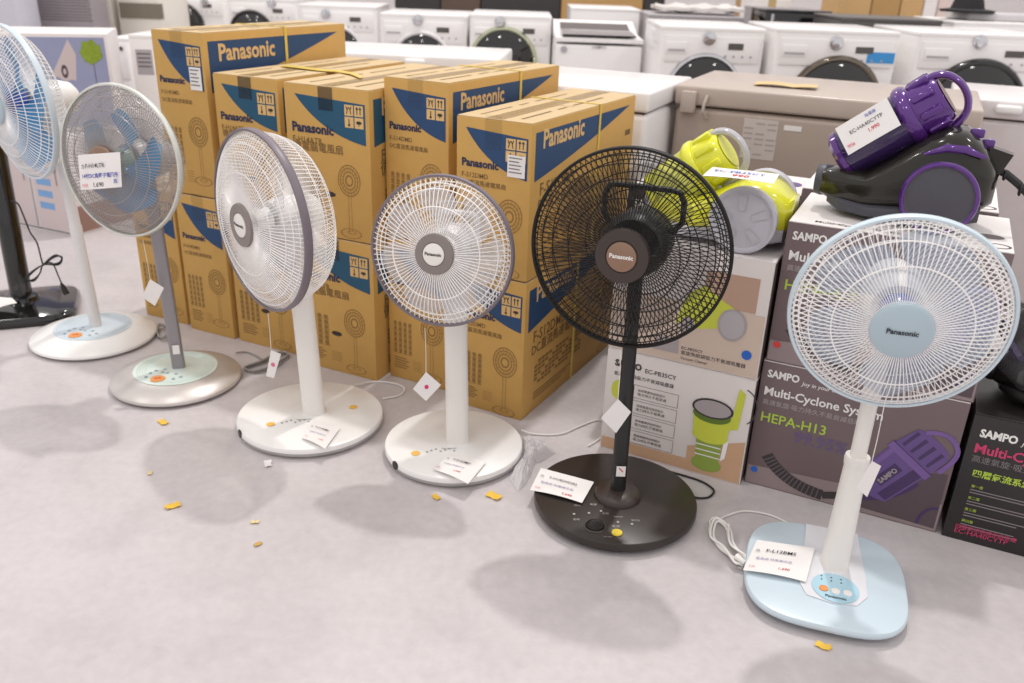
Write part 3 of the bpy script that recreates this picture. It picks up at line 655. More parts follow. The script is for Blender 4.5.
    t=MB(); text(t,'Panasonic',(1,0,0),(0,0,1),(0,yt,-tw_*.06),width=tw_,bold=.03,center=True); t.build('hub_logo',sp.get('mlogo',INKD),ho,smooth=False,fix=False)
    # blades
    nb=sp.get('nb',5); rb=Rg*sp.get('brf',.86); pr=MB(); pr.lathe([(0,-.022),(.026,-.022),(.034,-.012),(.036,.02),(0,.02)],32,'Y'); po=pr.build('blade_hub',sp['mbhub'],r,H)
    def blade(u,v):
        rr=.034+(rb-.034)*u; half=(.30+.42*u**.6*(1-.35*u))*(5.2/nb)*(1-.55*max(0,u-.85)/.15)
        a=(v-.5)*2*half+.28*u; return (rr*math.cos(a),(v-.5)*.036*(1-.25*u)*1.4+.002,rr*math.sin(a))
    bm=MB(); bm.sheet(blade,8,6,.0016); b0=None
    for k in range(nb):
        B=Matrix.Rotation(2*math.pi*k/nb+sp.get('ba',.3),4,'Y')
        if b0 is None: b0=bm.build('blade',sp['mblade'],po,B)
        else:
            o=b0.copy(); COL.objects.link(o); o.parent=po; o.matrix_basis=B
    # motor housing, carry handle
    m=MB(); md=sp.get('md',.105); mr=sp.get('mr',1); m.lathe([(0,.03),(.046*mr,.03),(.054*mr,.045),(.057*mr,Dr),(.055*mr,Dr+md*.55),(.046*mr,Dr+md*.85),(.028*mr,Dr+md),(0,Dr+md)],36,'Y'); mo=m.build('motor_housing',sp['mmotor'],r,H)
    if sp.get('handle'):
        k=MB(); hw,ht=sp.get('hw',.052),sp.get('ht',.085); P=[(-hw*.55,Dr+.04,.0),(-hw,Dr+.03,.05),(-hw,Dr+.025,ht*.8),(-hw*.88,Dr+.024,ht*.97),(-hw*.7,Dr+.024,ht),(hw*.7,Dr+.024,ht),(hw*.88,Dr+.024,ht*.97),(hw,Dr+.025,ht*.8),(hw,Dr+.03,.05),(hw*.55,Dr+.04,.0)]
        k.tube(P,.007,8); k.build('carry_handle',sp['mmotor'],mo)
    # pole
    ptop=Vector((px,py,0)); ztop=sp['z']-.03
    joint=H@Vector((0,.095,-.035)) 
    p=MB(); z0=bt-.004; zt=sp.get('ztop',joint.z-.012)
    top=Vector((joint.x,joint.y,zt)); bot=Vector((px,py,z0))
    if sp['pole']=='wide':
        L=[bot.lerp(top,t) for t in (0,.03,.5,.97,1)]; p.T=Matrix()
        rings=[]
        for c_,sc in zip(L,(1.06,1,.97,.97,.93)):
            q=srect(0,.031*sc,-.024*sc,.024*sc,28,.75); rings.append([(c_.x+y,c_.y+z,c_.z) for _,y,z in q])
        p.loft(rings); pl=p.build('pole',sp['mpole'],r)
        k=MB(); q=srect(0,.033,-.026,.026,28,.75); k.loft([[(top.x+y,top.y+z,zz) for _,y,z in q] for zz in (zt-.004,zt+.012)]); k.build('pole_collar',sp['mrim'],pl)
    elif sp['pole']=='flat':
        rings=[[(c_.x+y,c_.y+z,c_.z) for _,y,z in srect(0,.019,-.015,.015,24,.45)] for c_ in (bot,bot.lerp(top,.5),top)]; p.loft(rings); pl=p.build('pole',sp['mpole'],r)
        s_=MB(); s_.T=Matrix.Translation(bot+Vector((0,-.0158,.07))); s_.box((0,0,0),(.02,.0006,.03)); s_.build('warning_sticker',WPAPER,pl)
    elif sp['pole']=='taper':
        mid=bot.lerp(top,.46)
        p.tube([bot,bot.lerp(mid,.04),mid.lerp(bot,.03),mid],[.033,.030,.0235,.023],28); pl=p.build('pole',sp['mpole'],r)
        k=MB(); k.tube([mid.lerp(bot,.06),mid,mid.lerp(top,.02)],[.0248,.0262,.0248],28); k.build('pole_collar',sp['mpole'],pl)
        k=MB(); k.tube([mid.lerp(bot,.02),top.lerp(mid,.1),top],[.0165,.0165,.02],24); k.build('inner_pole',sp['mpole'],pl)
    else:
        pr_=sp.get('pr',.0165)
        p.tube([bot,bot.lerp(top,.5),bot.lerp(top,.505),top],[pr_*1.12,pr_*1.12,pr_,pr_],26); pl=p.build('pole',sp['mpole'],r)
        if kb=='dark':
            k=MB(); k.T=Matrix.Translation((px,py,bt)); k.lathe([(0,0),(.058,0),(.056,.010),(.048,.018),(.022,.022),(0,.022)],40); k.build('pole_socket',BROWNB,bo)
            s_=MB(); s_.T=Matrix.Translation(bot+Vector((0,-pr_*1.12-.0006,.085))); s_.box((0,0,0),(.022,.0008,.028)); so=s_.build('warning_sticker',WPAPER,pl)
            s_=MB(); s_.T=Matrix.Translation(bot+Vector((0,-pr_*1.12-.0014,.088)))@Matrix.Rotation(R(90),4,'X'); s_.lathe([(.0065,0),(.0078,0)],18,close=False); 
            s_=MB(); o_=bot+Vector((0,-pr_*1.12-.0014,.089)); s_.poly([o_+Vector((-.006,0,.004)),o_+Vector((.004,0,-.006)),o_+Vector((.006,0,-.004)),o_+Vector((-.004,0,.006))]); s_.build('sticker_mark',RED,so,smooth=False,fix=False)
    nk=MB(); nk.tube([top-Vector((0,0,.008)),top+Vector((0,0,.012)),joint+Vector((0,0,.012))],[.021,.024,.02],18); nk.build('neck',sp['mmotor'],r)
    return r,Hm,root
def local_pts(root,pts): 
    i=root.inverted(); return [i@Vector(p) for p in pts]
def smooth_path(pts,k=6):
    P=[Vector(p) for p in pts]; out=[]
    for i in range(len(P)-1):
        a=P[max(i-1,0)];b=P[i];c_=P[i+1];d=P[min(i+2,len(P)-1)]
        for j in range(k):
            t=j/k; out.append(.5*((2*b)+(c_-a)*t+(2*a-5*b+4*c_-d)*t*t+(3*b-a-3*c_+d)*t**3))
    return out+[P[-1]]
def cord(r,root,pts,mat,rad=.003,name='power_cord'):
    m=MB(); m.tube([root.inverted()@p for p in smooth_path(pts)],rad,7); return m.build(name,mat,r)

# pale blue fan at the right
f6,H6,r6=fan(dict(base=(.700,1.530),Rb=(.168,.178),kind='square',rz=-17,bt=.034,mbase=LBLUE,label='pale blue and white standing fan with squarish base, nearest at the right',
  yaw=15.5,tilt=-5.8,R=.193,z=.662,dx=.026,dy=.01,r0=.054,Df=.060,mwire=WIREW,mrim=LBLUE,mhub=LBLUE2,mlogo=M('navy_logo',(30,32,44),.5),mblade=BLADEL,mbhub=BLUEHUB,mmotor=WHITE,pole='taper',mpole=WHITE2,nb=5,band=.009,nw=104,pole_off=(.02,.035),rings=(.5,.78,.9,.97),wr=.0012,handle=False,rtwist=.25,twist=.0))
i6=r6.inverted()
m=MB(); q=[(-.052,.17),(.062,.17),(.072,.0),(.072,-.06),(.05,-.095),(.0,-.104),(-.05,-.095),(-.064,-.06),(-.06,.0)]
m.T=Matrix.Translation((.012,0,0)); m.add([(x,y,.0345) for x,y in q]+[(x,y,.0365) for x,y in q],[list(range(9))[::-1],[9+i for i in range(9)]]+[[i,(i+1)%9,9+(i+1)%9,9+i] for i in range(9)]); st=m.build('base_centre_panel',M('centre_panel_white',(224,224,228),.3),f6)
m=MB(); m.T=Matrix.Translation((.02,-.055,0)); m.lathe([(0,.0366),(.047,.0366),(.048,.0385),(.0,.0392)],36); cp_=m.build('control_panel',M('aqua_panel',(176,212,228),.25),f6)
m=MB()
for k in range(3):
    for j in range(2): m.box((-.008+k*.02,-.035+j*.012,.0394),(.003,.003,.0006))
m.T=Matrix.Translation((.02,-.055,.0)); text(m,'Panasonic',(1,0,0),(0,1,0),(0,-.036,.0398),width=.042,bold=.02,center=True); m.build('panel_print',INKD,cp_,smooth=False,fix=False)
for k,(mt) in enumerate((ORANGE,WHITE,WHITE)):
    m=MB(); m.T=Matrix.Translation((.02-.024+k*.024,-.062-(.004 if k!=1 else .006),.039)); m.lathe([(0,0),(.0095,0),(.009,.0022),(0,.003)],18); m.build('button',mt,cp_)
m=MB(); m.T=Matrix.Translation((.02,-.067,.0389)); m.lathe([(0,0),(.036,0),(.036,.0006),(0,.0007)],28); m.T=Matrix()
cw=[fl(*p,.035) for p in ((905,560),(870,535),(800,527))]
cord(f6,r6,[fl(812,533,.02),fl(790,524,.004),fl(770,515,.004),fl(745,511,.004),fl(726,516,.004),fl(716,522,.005)],CORDW,.0026)
coil=[]
for k in range(5):
    o1,o2=random.uniform(-3,3),random.uniform(-3,3)
    coil+= [fl(714+o1,520+o2,.004+.004*k),fl(712+o2,534+o1,.004+.004*k),fl(722+o1,548+o2,.005+.004*k),fl(738+o2,562+o1,.006+.003*k),fl(744+o1,558+o2,.006+.003*k),fl(732+o2,542+o1,.006+.004*k),fl(727+o1,526+o2,.006+.004*k)]
cord(f6,r6,coil,CORDW,.0028,'coiled_cord')
m=MB(); a_,b_=i6@fl(736,556,.026),i6@fl(745,563,.022); m.tube([a_,b_],[.008,.006],10); m.build('plug',WHITE2,f6)

# black fan
f5,H5,r5=fan(dict(base=(.268,1.800),Rb=.2,kind='dark',rz=0,bt=.0365,mbase=BASEBR,label='black standing fan with round dark brown base in front of the pale cartons',
  yaw=20.9,tilt=2.2,R=.2145,z=.678,dx=-.008,r0=.058,Df=.050,mwire=WIREB,mrim=WIREB,hub='ring',mhub=BROWNB,mhub2=BROWNM,mlogo=WINK,mblade=BLADEK,mbhub=BLACK,mmotor=BLACK,pole='round',mpole=BLACK,pr=.0165,nb=5,band=.007,nw=104,wr=.00115,hw=.088,ht=.118,mr=1.3,pole_off=(.005,-.005),rings=(.42,.66,.84,.94),handle=True,twist=.0,rtwist=.2,pf=3.2))
zz=.0368
for (x,y,t,w) in ((574,506,'切/入',7),(590,505,'風量',7),(603,503,'DC MOTOR',13),(573,520,'定時',7),(602,514,'左右',7),(614,517,'nanoe',9),(632,521,'ECO',8),(604,537,'RHYTHM',8),(612,527,'電源',8)):
    a=r5.inverted()@fl(x,y,zz); b=r5.inverted()@fl(x+w,y+w*.04,zz); m=MB(); text(m,t,b-a,(0,1,0),a,width=(b-a).length); m.build('control_print',M('dim_white_ink',(176,168,164),.6),f5,smooth=False,fix=False)
for (x,y) in ((618,522),(632,524),(574,514),(589,513),(601,511)):
    m=MB(); m.T=Matrix.Translation(r5.inverted()@fl(x,y,zz)); m.lathe([(0,0),(.0035,0),(.003,.0008),(0,.001)],10); m.build('touch_key',M('dim_white_ink'),f5)
k=r5.inverted()@fl(595,526,.037); m=MB(); m.T=Matrix.Translation(k); m.lathe([(0,0),(.022,0),(.021,.005),(.017,.006),(.015,.004),(0,.004)],32); m.build('dial',BLACK,f5)
m=MB(); m.T=Matrix.Translation(k); m.ring(.0245,.0004,.0012,36,5,'Z'); m.build('dial_ring',M('dial_ring_grey',(120,110,106),.3,.6),f5)
k=r5.inverted()@fl(617,533,.037); m=MB(); m.T=Matrix.Translation(k); m.lathe([(0,0),(.0125,0),(.012,.003),(0,.004)],24); m.build('power_button',YELB,f5)
cord(f5,r5,[fl(655,466,.014),fl(668,471,.005),fl(682,475,.004),fl(698,480,.004),fl(708,485,.004),fl(714,491,.004),fl(709,497,.004),fl(698,498,.004),fl(690,495,.004)],BLACK,.0028)

# white fan facing the camera
f4,H4,r4=fan(dict(base=(-.148,2.035),Rb=.187,kind='plain',rz=8,bt=.036,wr=.0013,mbase=WHITE,label='white standing fan with grey rim facing the camera, left of the black fan',
  yaw=17,tilt=8,R=.1815,z=.580,dx=-.012,r0=.049,Df=.042,mwire=WIREW,mrim=GREYB,hub='ring',mhub=M('taupe_hub_ring',(132,122,118),.4),mhub2=WHITE2,mblade=BLADEC,mbhub=WHITE,mmotor=WHITE,pole='wide',mpole=WHITE2,nb=7,band=.008,nw=82,pole_off=(.01,.0),rings=(.5,.8,.9),handle=True,rtwist=.2))
# white fan turned left
f3,H3,r3=fan(dict(base=(-.568,2.165),Rb=.204,kind='plain',rz=10,bt=.036,mbase=WHITE,label='white standing fan with grey rim, head turned to the left',
  yaw=46,tilt=0,R=.232,z=.604,dx=-.040,r0=.056,Df=.050,Dr=.115,md=.05,pr8=1,mwire=WIREW,mrim=GREYB,hub='ring',mhub=M('taupe_hub_ring'),mhub2=WHITE2,mblade=BLADEC,mbhub=WHITE,mmotor=WHITE,pole='wide',mpole=WHITE2,nb=7,band=.011,nw=124,pole_off=(.01,.0),rings=(.45,.72,.84,.93),handle=False,rtwist=.15))
# silver fan
f2,H2,r2=fan(dict(base=(-1.040,2.400),Rb=.193,kind='dish',rz=16,bt=.048,mbase=SILVER,label='silver standing fan with blue blades and mint control disc, head wrapped in clear film',
  yaw=20.6,tilt=4,R=.205,z=.692,dx=-.03,r0=.05,Df=.06,mwire=WIRES,mrim=M('pale_silver_rim',(214,216,208),.3,.2),hub='plain',mhub=BROWNM,mblade=BLADEB,mbhub=M('mint_hub',(150,178,164),.3),mmotor=M('silver_plastic',(186,182,180),.35,.2),pole='flat',mpole=GPOLE,brf=.68,nb=5,band=.008,nw=116,pole_off=(.01,.0),rings=(.4,.62,.82,.93),rtwist=.25,twist=-.1,ba=.15))
# pale blue fan at the left edge
f1,H1,r1=fan(dict(base=(-1.435,2.700),Rb=.2,kind='dish',rz=18,bt=.048,mbase=WHITE,label='white standing fan with blue blades and pale blue rim cut off by the left edge',
  yaw=38,tilt=-2,R=.226,z=.795,dx=-.05,r0=.052,Df=.06,mwire=WIREW,mrim=M('ice_blue_rim',(206,218,226),.3),hub='plain',mhub=LBLUE2,mblade=BLADEB,mbhub=BLUEHUB,mmotor=WHITE,pole='round',mpole=M('white_pole',(222,220,220),.35),pr=.017,nb=5,band=.009,nw=96,pole_off=(.01,.0),rings=(.4,.6,.82,.93),rtwist=.15,ba=.1))
for fr_,mt,om in ((f2,MINT,ORANGE),(f1,M('ice_panel',(214,226,233),.2,0,.02,coat=.3),ORANGE)):
    m=MB(); m.lathe([(0,.0455),(.122,.0455),(.124,.0475),(.08,.0485),(0,.0495)],56); p_=m.build('control_disc',mt,fr_)
    m=MB()
    for rr in (.112,.104,.096,.088): m.ring(rr,.0484,.0009,56,4,'Z')
    m.build('disc_grooves',mt,p_)
    m=MB(); m.T=Matrix.Translation((-.045,-.075,.0490)); m.lathe([(0,0),(.022,0),(.021,.0018),(0,.0024)],28); ob_=m.build('power_button',om,p_)
    m=MB(); text(m,'省電',(1,0,0),(0,1,0),(-.045,-.079,.0518),width=.02,bold=.01,center=True); m.build('button_print',RED,ob_,smooth=False,fix=False)
    m=MB()
    for x,y in ((-.07,-.03),(-.055,-.015),(-.035,-.03),(-.02,-.04),(.0,-.085),(.02,-.075),(-.03,-.012),(.005,-.05),(-.08,-.055)): 
        m.T=Matrix.Translation((x,y,.0492)); m.lathe([(0,0),(.0055,0),(.005,.0008),(0,.001)],10)
    m.build('small_buttons',M('dim_blue_print',(150,164,174),.5),p_)
for fr_ in (f3,f4):
    m=MB()
    for x,y in ((-.105,-.06),(.12,.02)):
        if fr_ is f4 and x>0: continue
        m.T=Matrix.Translation((x,y,.0362)); m.lathe([(0,0),(.012,0),(.0115,.0004),(0,.0005)],20)
    m.build('round_sticker',M('pale_orange_sticker',(240,190,92),.5),fr_)
    m=MB()
    for k in range(7): m.T=Matrix.Translation((-.075+.012*k,-.055+.006*(k%3),.0358)); m.lathe([(0,0),(.0035,0),(.003,.001),(0,.0012)],8)
    m.T=Matrix(); text(m,'Panasonic',(1,0,0),(0,1,0),(-.035,-.045,.0366),width=.04,bold=.02)
    m.build('control_print',M('faint_grey_ink',(168,166,170),.6),fr_,smooth=False,fix=False)
    m=MB(); m.T=Matrix.Rotation(R(205 if fr_ is f3 else 212),4,'Z')@Matrix.Translation((.2045 if fr_ is f3 else .1875,0,.025))@Matrix.Rotation(R(90),4,'Y'); m.lathe([(0,-.002),(.012,-.002),(.012,.0012),(0,.0016)],18); m.build('sensor_window',BLACK,fr_)
cord(f4,r4,[fl(521,430,.012),fl(535,434,.004),fl(560,434,.004),fl(580,426,.004),fl(598,420,.004),fl(612,424,.004),fl(600,438,.004),fl(588,446,.004)],CORDW,.0028)
cord(f3,r3,[fl(350,386,.015),fl(372,382,.004),fl(392,383,.004),fl(404,388,.004),fl(400,395,.004),fl(382,399,.004)],CORDW,.0028)
cl=[]
for k in range(4):
    o1=random.uniform(-2,2); cl+=[fl(246+o1,367,.004+.003*k),fl(262,362+o1,.005+.004*k),fl(280+o1,352,.006+.004*k),fl(288,356+o1,.006+.003*k),fl(272+o1,366,.006+.004*k),fl(254,372+o1,.005+.003*k)]
cord(f2,r2,[fl(236,353,.012),fl(246,352,.004),fl(258,357,.004),fl(262,362,.005)]+cl,CORDG,.0030,'coiled_cord')
cl=[]
for k in range(4):
    o1=random.uniform(-1.5,1.5); cl+=[fl(156+o1,332,.004+.004*k),fl(159,325+o1,.008+.004*k),fl(166+o1,326,.009+.004*k),fl(167,335+o1,.006+.004*k),fl(160+o1,338,.005+.004*k)]
cord(f1,r1,[fl(150,322,.010)]+cl,CORDG,.0028,'coiled_cord')

# tall black floor fan at the left edge
f0,H0,r0_=fan(dict(base=(-1.798,2.925),Rb=(.185,.175),kind='stand',rz=22,bt=.05,mbase=BLACKG,label='tall black pole fan with glossy square black base at the left edge',
  yaw=10,tilt=0,R=.20,z=1.55,r0=.05,Df=.05,mwire=WIREB,mrim=WIREB,mhub=BLACK,mblade=BLADEK,mbhub=BLACK,mmotor=BLACK,pole='round',mpole=BLACKG,pr=.033,nb=5,band=.007,nw=90,rings=(.5,.8)))
m=MB(); m.T=Matrix.Translation((0,0,.05)); m.lathe([(0,0),(.062,0),(.056,.014),(.042,.02),(0,.02)],36); m.build('pole_socket',BLACKG,f0)
Yc=2.86
cord(f0,r0_,[at(11,201,Yc),at(18,204,Yc),at(24,217,Yc),at(30,232,Yc),at(37,243,Yc),at(41,258,Yc),at(43,265,Yc)],BLACK,.0028)
lp=[]
for k in range(3): lp+=[at(43,265,Yc+.004*k),at(55,257-k,Yc+.004*k),at(62,257+k,Yc),at(58,263+k,Yc+.004*k),at(43,265,Yc),at(30,273+k,Yc-.004*k),at(26,279+k,Yc),at(34,281-k,Yc+.004*k),at(40,273,Yc)]
cord(f0,r0_,lp+[at(43,265,Yc),at(52,263,Yc),at(58,275,Yc),at(63,287,Yc)],BLACK,.0024,'tied_cord')
m=MB(); a_,b_=r0_.inverted()@at(61,283,Yc),r0_.inverted()@at(67,294,Yc); m.tube([a_,a_.lerp(b_,.4),b_],[.004,.009,.011],8); m.build('plug',BLACK,f0)

# ------------------------------------------------------------------ hanging tags, price cards
def hang_tag(label,top,quad,Y,dot=None):
    a,b,c_,d=[at(*q,Y+dy) for q,dy in zip(quad,(0,.006,0,-.006))]
    o=empty('hang_tag',c_,0,label,'tag','paper tags hanging from the fans'); O=Vector(c_)
    m=MB(); m.sheet(lambda u,v:a.lerp(b,u).lerp(d.lerp(c_,u),v)-O,4,4,.0008); m.build('paper',WPAPER,o)
    m=MB(); m.tube([at(*top,Y)-O,a.lerp(at(*top,Y),.4)-O+Vector((.001,0,0)),a-O],.0009,5); m.build('string',CORDW,o)
    if dot:
        cen=(a+b+c_+d)/4-O; n=(b-a).cross(d-a).normalized(); n=n if n.dot(CAMP-a)>0 else -n
        m=MB(); X=(b-a).normalized(); Yv=(a-d).normalized()
        m.poly([cen+n*.0012+X*(.006*math.cos(k*.6283))+Yv*(.006*math.sin(k*.6283)) for k in range(10)]); m.build('printed_seal',dot,o,smooth=False,fix=False)
hang_tag('white paper tag hanging before the grey pole of the silver fan',(143,240),[(150,279),(164,288),(155,306),(142,297)],2.33)
hang_tag('small white paper tag under the head of the turned white fan',(268,313),[(271,350),(281,354),(274,378),(266,376)],2.09,PINKI)
hang_tag('white paper tag with pink seal left of the front-facing white fan pole',(425,328),[(426,372),(441,385),(426,401),(413,389)],1.99,M('magenta_seal',(214,50,120),.6))
hang_tag('white paper tag hanging on the black fan pole',(621,349),[(618,399),(631,412),(616,433),(601,418)],1.745)
hang_tag('white paper tag hanging right of the pale blue fan pole',(885,402),[(872,461),(881,466),(867,497),(856,487)],1.47)
def base_card(label,px,z,lines): return card('price_card',label,[fl(*p,z) for p in px],lines=lines)
L1_=lambda t,pr: ((t,.24,.62,.5,BLKI,.008),('電風扇 特惠展示品',.12,.36,.6,M('faint_violet_pen',(150,140,180),.6),.0),('特價',.06,.10,.1,PINKI,.0),(pr,.55,.12,.18,RED,.01),('ヵ',.06,.6,.07,BLKI,0))
base_card('white price card on the left side of the pale blue base',[(757,540),(815,548),(806,582),(743,570)],.041,L1_('F-L12BMS','1,290'))
base_card('white price card overhanging the left edge of the black fan base',[(541,468),(594,482),(582,503),(530,490)],.041,L1_('F-H14DXD(K)','2,690'))
base_card('white price card on the front of the front-facing white fan base',[(452,453),(486,462),(468,484),(432,469)],.041,L1_('F-S12DMD','1,990'))
base_card('white price card on the front of the turned white fan base',[(314,420),(340,428),(325,449),(302,438)],.041,L1_('F-S14DMD','2,290'))
base_card('white price card on the glossy black base at the left edge',[(-14,296),(12,298),(17,303),(-12,312)],.082,())
Yh=H2@Vector((0,-.098,0))
def onh2(p):
    d=ray(*p); n=(H2.to_3x3()@Vector((0,1,0))); t=((Yh-CAMP).dot(n))/d.dot(n); return CAMP+d*t
card('price_card','white price card with purple handwriting on the silver fan hub',[onh2(p) for p in ((78,155),(120,152),(122,187),(81,190))],lines=(('ヵF-H14LTR',.1,.62,.55,BLKI,.01),('14吋DC負離子電風扇',.1,.34,.85,BLUEI,.015),('扇',.84,.16,.08,BLUEI,.01),('特價',.08,.08,.14,PINKI,0),('1,690',.36,.07,.24,INKD,.01)),curl=.006)

# clear film around the silver fan head and between the fans
def film(name,cx,label,rx,ry,rz,amp,seed,mat,T,parent=None,cat=None,nu=30,nv=20):
    m=MB(); vs=[];fs=[]
    for i in range(nu):
        for j in range(nv+1):
            a=2*math.pi*i/nu; b=math.pi*(.04+.92*j/nv); d=Vector((math.sin(b)*math.cos(a),math.sin(b)*math.sin(a),math.cos(b)))
            k=1+amp*noise.noise(d*2.6+Vector((seed,0,0)))+amp*.6*abs(noise.noise(d*7+Vector((0,seed,0))))
            p_=Vector((d.x*rx*k,d.y*ry*k,d.z*rz*k)); vs.append(T@p_)
    for i in range(nu):
        for j in range(nv): fs.append([i*(nv+1)+j,((i+1)%nu)*(nv+1)+j,((i+1)%nu)*(nv+1)+j+1,i*(nv+1)+j+1])
    m.add(vs,fs); o=m.build(name,mat,parent,fix=False)
    if label: tag(o,label,cat)
    return o
film('film_wrap',None,None,.208,.072,.208,.04,3,CLEAR,r2.inverted()@H2@Matrix.Translation((0,.0,0)),f2)
def bag(label,pts,h,seed,mat=None):
    # crumpled clear bag lying on the floor: outline pixels on the ground
    P=[fl(*p,0) for p in pts]; c_=sum(P,Vector())/len(P); m=MB(); n=len(P)*4
    ring=[]
    for i in range(n):
        t=i/4; k=int(t); f_=t-k; ring.append(P[k%len(P)].lerp(P[(k+1)%len(P)],f_))
    vs=[];fs=[]; L=7
    for l in range(L):
        s=1-l/L*.96
        for i in range(n):
            q=c_+(ring[i]-c_)*s; nn=noise.noise(q*55+Vector((seed,seed,0)))
            zz=.003+h*math.sin(min(1,(1-s)*1.6)*1.57)*(.55+.45*nn)+.010*abs(noise.noise(q*120))
            if l==0: zz=.002
            vs.append(Vector((q.x+.006*nn*(l>0),q.y+.006*noise.noise(q*60),max(.002,zz)))-c_)
    for l in range(L-1):
        for i in range(n): fs.append([l*n+i,l*n+(i+1)%n,(l+1)*n+(i+1)%n,(l+1)*n+i])
    fs.append([(L-1)*n+i for i in range(n)]); m.add(vs,fs); o=m.build('plastic_bag',mat or CLEAR2,None,smooth=False); o.location=c_; tag(o,label,'bag'); return o
bag('crumpled clear plastic bag on the floor between the white and the black fan bases',[(522,438),(545,444),(556,454),(536,464),(527,484),(518,492),(509,480),(522,462)],.06,1)

# yellow paper scraps
YS=M('yellow_scrap',(236,192,68),.6,0,.08,60)
sc=[((163,423),.016,YS,'yellow paper scrap on the floor below the silver fan base'),((173,507),.017,YS,'yellow paper scrap on the floor farthest left in the open floor'),((258,545),.009,M('ochre_scrap',(200,160,84),.7),'tiny ochre scrap alone on the open floor'),
 ((268,465),.015,WPAPER,'white paper scrap on the floor below the turned white fan base'),((436,498),.012,YS,'small yellow scrap on the floor below the front-facing white fan base'),((494,497),.019,YS,'folded yellow scrap on the floor near the clear bag'),((823,647),.014,YS,'yellow scrap on the floor in front of the pale blue fan base'),((255,523),.009,M('pale_scrap',(226,206,150),.7),'tiny pale scrap on the open floor'),((150,474),.008,M('pale_scrap'),'tiny pale scrap left on the open floor')]
for i,((x,y),s,mt,lb) in enumerate(sc):
    P=fl(x,y); a=random.uniform(0,3); m=MB(); ca,sa=math.cos(a),math.sin(a)
    def g(u,v):
        k=1+.5*noise.noise(Vector((u*3+i,v*3,i))); xx=(u-.5)*2*s*k; yy=(v-.5)*1.2*s*k
        return (xx*ca-yy*sa,xx*sa+yy*ca,.0012+.35*s*abs(u-.5)*(1 if i%2 else .4)+.003*noise.noise(Vector((u*4,v*4,i))) +.002)
    m.sheet(g,5,4,.0006); o=m.build('paper_scrap',mt); o.location=P; tag(o,lb,'scrap','paper scraps on the floor')

# ------------------------------------------------------------------ washing machines behind
def washer(x0,x1,y0,Y,label,door=None,knob=None,drawer=True,ringm=None,glass=DGLASS,ivory=False,disp=True,stick=False,top_over=.0):
    a=at(x0,y0,Y); b=at(x1,y0,Y); w=b.x-a.x; h=(a.z+b.z)/2; cx=(a.x+b.x)/2
    r=empty('washing_machine',(cx,Y+.3,0),0,label,'washing machine','washing machines in the back row')
    bm_=APPW2 if ivory else APPW
    m=MB(); m.box((0,0,h/2+.004),(w-.012,.6,h-.032),.012,3); m.build('body',bm_,r)
    m=MB(); m.box((0,0,h-.012),(w-.006,.606,.024),.009,2); m.build('top_lid',bm_,r)
    m=MB(); m.box((0,-.303,h-.105),(w-.05,.012,.125),.005,2); pn=m.build('control_panel',APPW,r)
    for i in (-1,1):
        for j in (-1,1):
            m=MB(); m.T=Matrix.Translation((i*(w/2-.06),j*.24,0)); m.lathe([(0,0),(.022,0),(.022,.022),(0,.022)],12); m.build('foot',GASK,r)
    if drawer: m=MB(); m.box((-w*.34,-.311,h-.10),(w*.2,.008,.055),.004,2); d=m.build('detergent_drawer',bm_,r); m=MB(); m.box((-w*.34,-.3165,h-.112),(w*.16,.004,.010),.001,1); m.build('drawer_grip',APPG,d)
    kx=0 if knob is None else at(knob[0],knob[1],Y).x-cx; kz=h-.095 if knob is None else at(knob[0],knob[1],Y).z
    m=MB(); m.T=Matrix.Translation((kx,-.309,kz))@Matrix.Rotation(R(90),4,'X'); m.lathe([(0,0),(.034,0),(.033,.008),(.026,.010),(.024,.028),(0,.030)],28); m.build('dial',CHROME,pn)
    if disp:
        m=MB(); m.box((w*.22,-.3105,h-.088),(w*.14,.004,.03)); m.build('display',DGREY,pn)
        for k in range(4): 
            m=MB(); m.T=Matrix.Translation((w*(.13+.08*k),-.309,h-.135))@Matrix.Rotation(R(90),4,'X'); m.lathe([(0,0),(.006,0),(.006,.004),(0,.004)],10); m.build('button',APPG,pn)
    if stick: m=MB(); m.box((w*.36,-.3105,h-.12),(w*.22,.002,.05)); m.build('blue_sticker',M('cyan_sticker',(58,148,214),.4),pn)
    if door:
        c_=at(door[0],door[1],Y); rr=(at(door[0]+door[2],door[1],Y)-c_).length
        T=Matrix.Translation((c_.x-cx,-.30,c_.z))@Matrix.Rotation(R(90),4,'X')
        m=MB(); m.T=T; m.lathe([(rr*.88,0),(rr,0),(rr*.995,.018),(rr*.96,.030),(rr*.91,.032),(rr*.87,.024),(rr*.87,0)],56,close=True); dr=m.build('door_ring',ringm or CHROME,r)
        m=MB(); m.T=T; m.lathe([(0,.012),(rr*.90,.012),(rr*.90,.020),(rr*.75,.038),(rr*.4,.052),(0,.056)],48); m.build('door_glass',glass,dr)
        m=MB(); m.T=T; m.box((rr*.93,0,.042),(rr*.10,rr*.34,.016),.006,2); m.build('door_handle',ringm or CHROME,dr)
    return r
BKR=M('black_door_ring',(30,28,28),.16,0,.05,coat=.5); GUN=M('gunmetal_ring',(120,110,100),.2,.8,.05); WR=M('white_door_ring',(224,222,222),.25)
washer(160,224,-6,7.7,'white washing machine with black door at the left end of the back row',(182,26,23),(205,2),ringm=BKR)
washer(226,297,-2,7.0,'white washing machine with black door, second from the left of the back row',(252,33,22),(272,3),ringm=BKR)
washer(298,377,5,6.2,'white washing machine with chrome dial right of the two black-doored ones',(338,52,26),(326,14),ringm=WR)
washer(379,468,14,5.6,'white washing machine with white door ring behind the white freezer',(422,63,31),(418,20),ringm=WR)
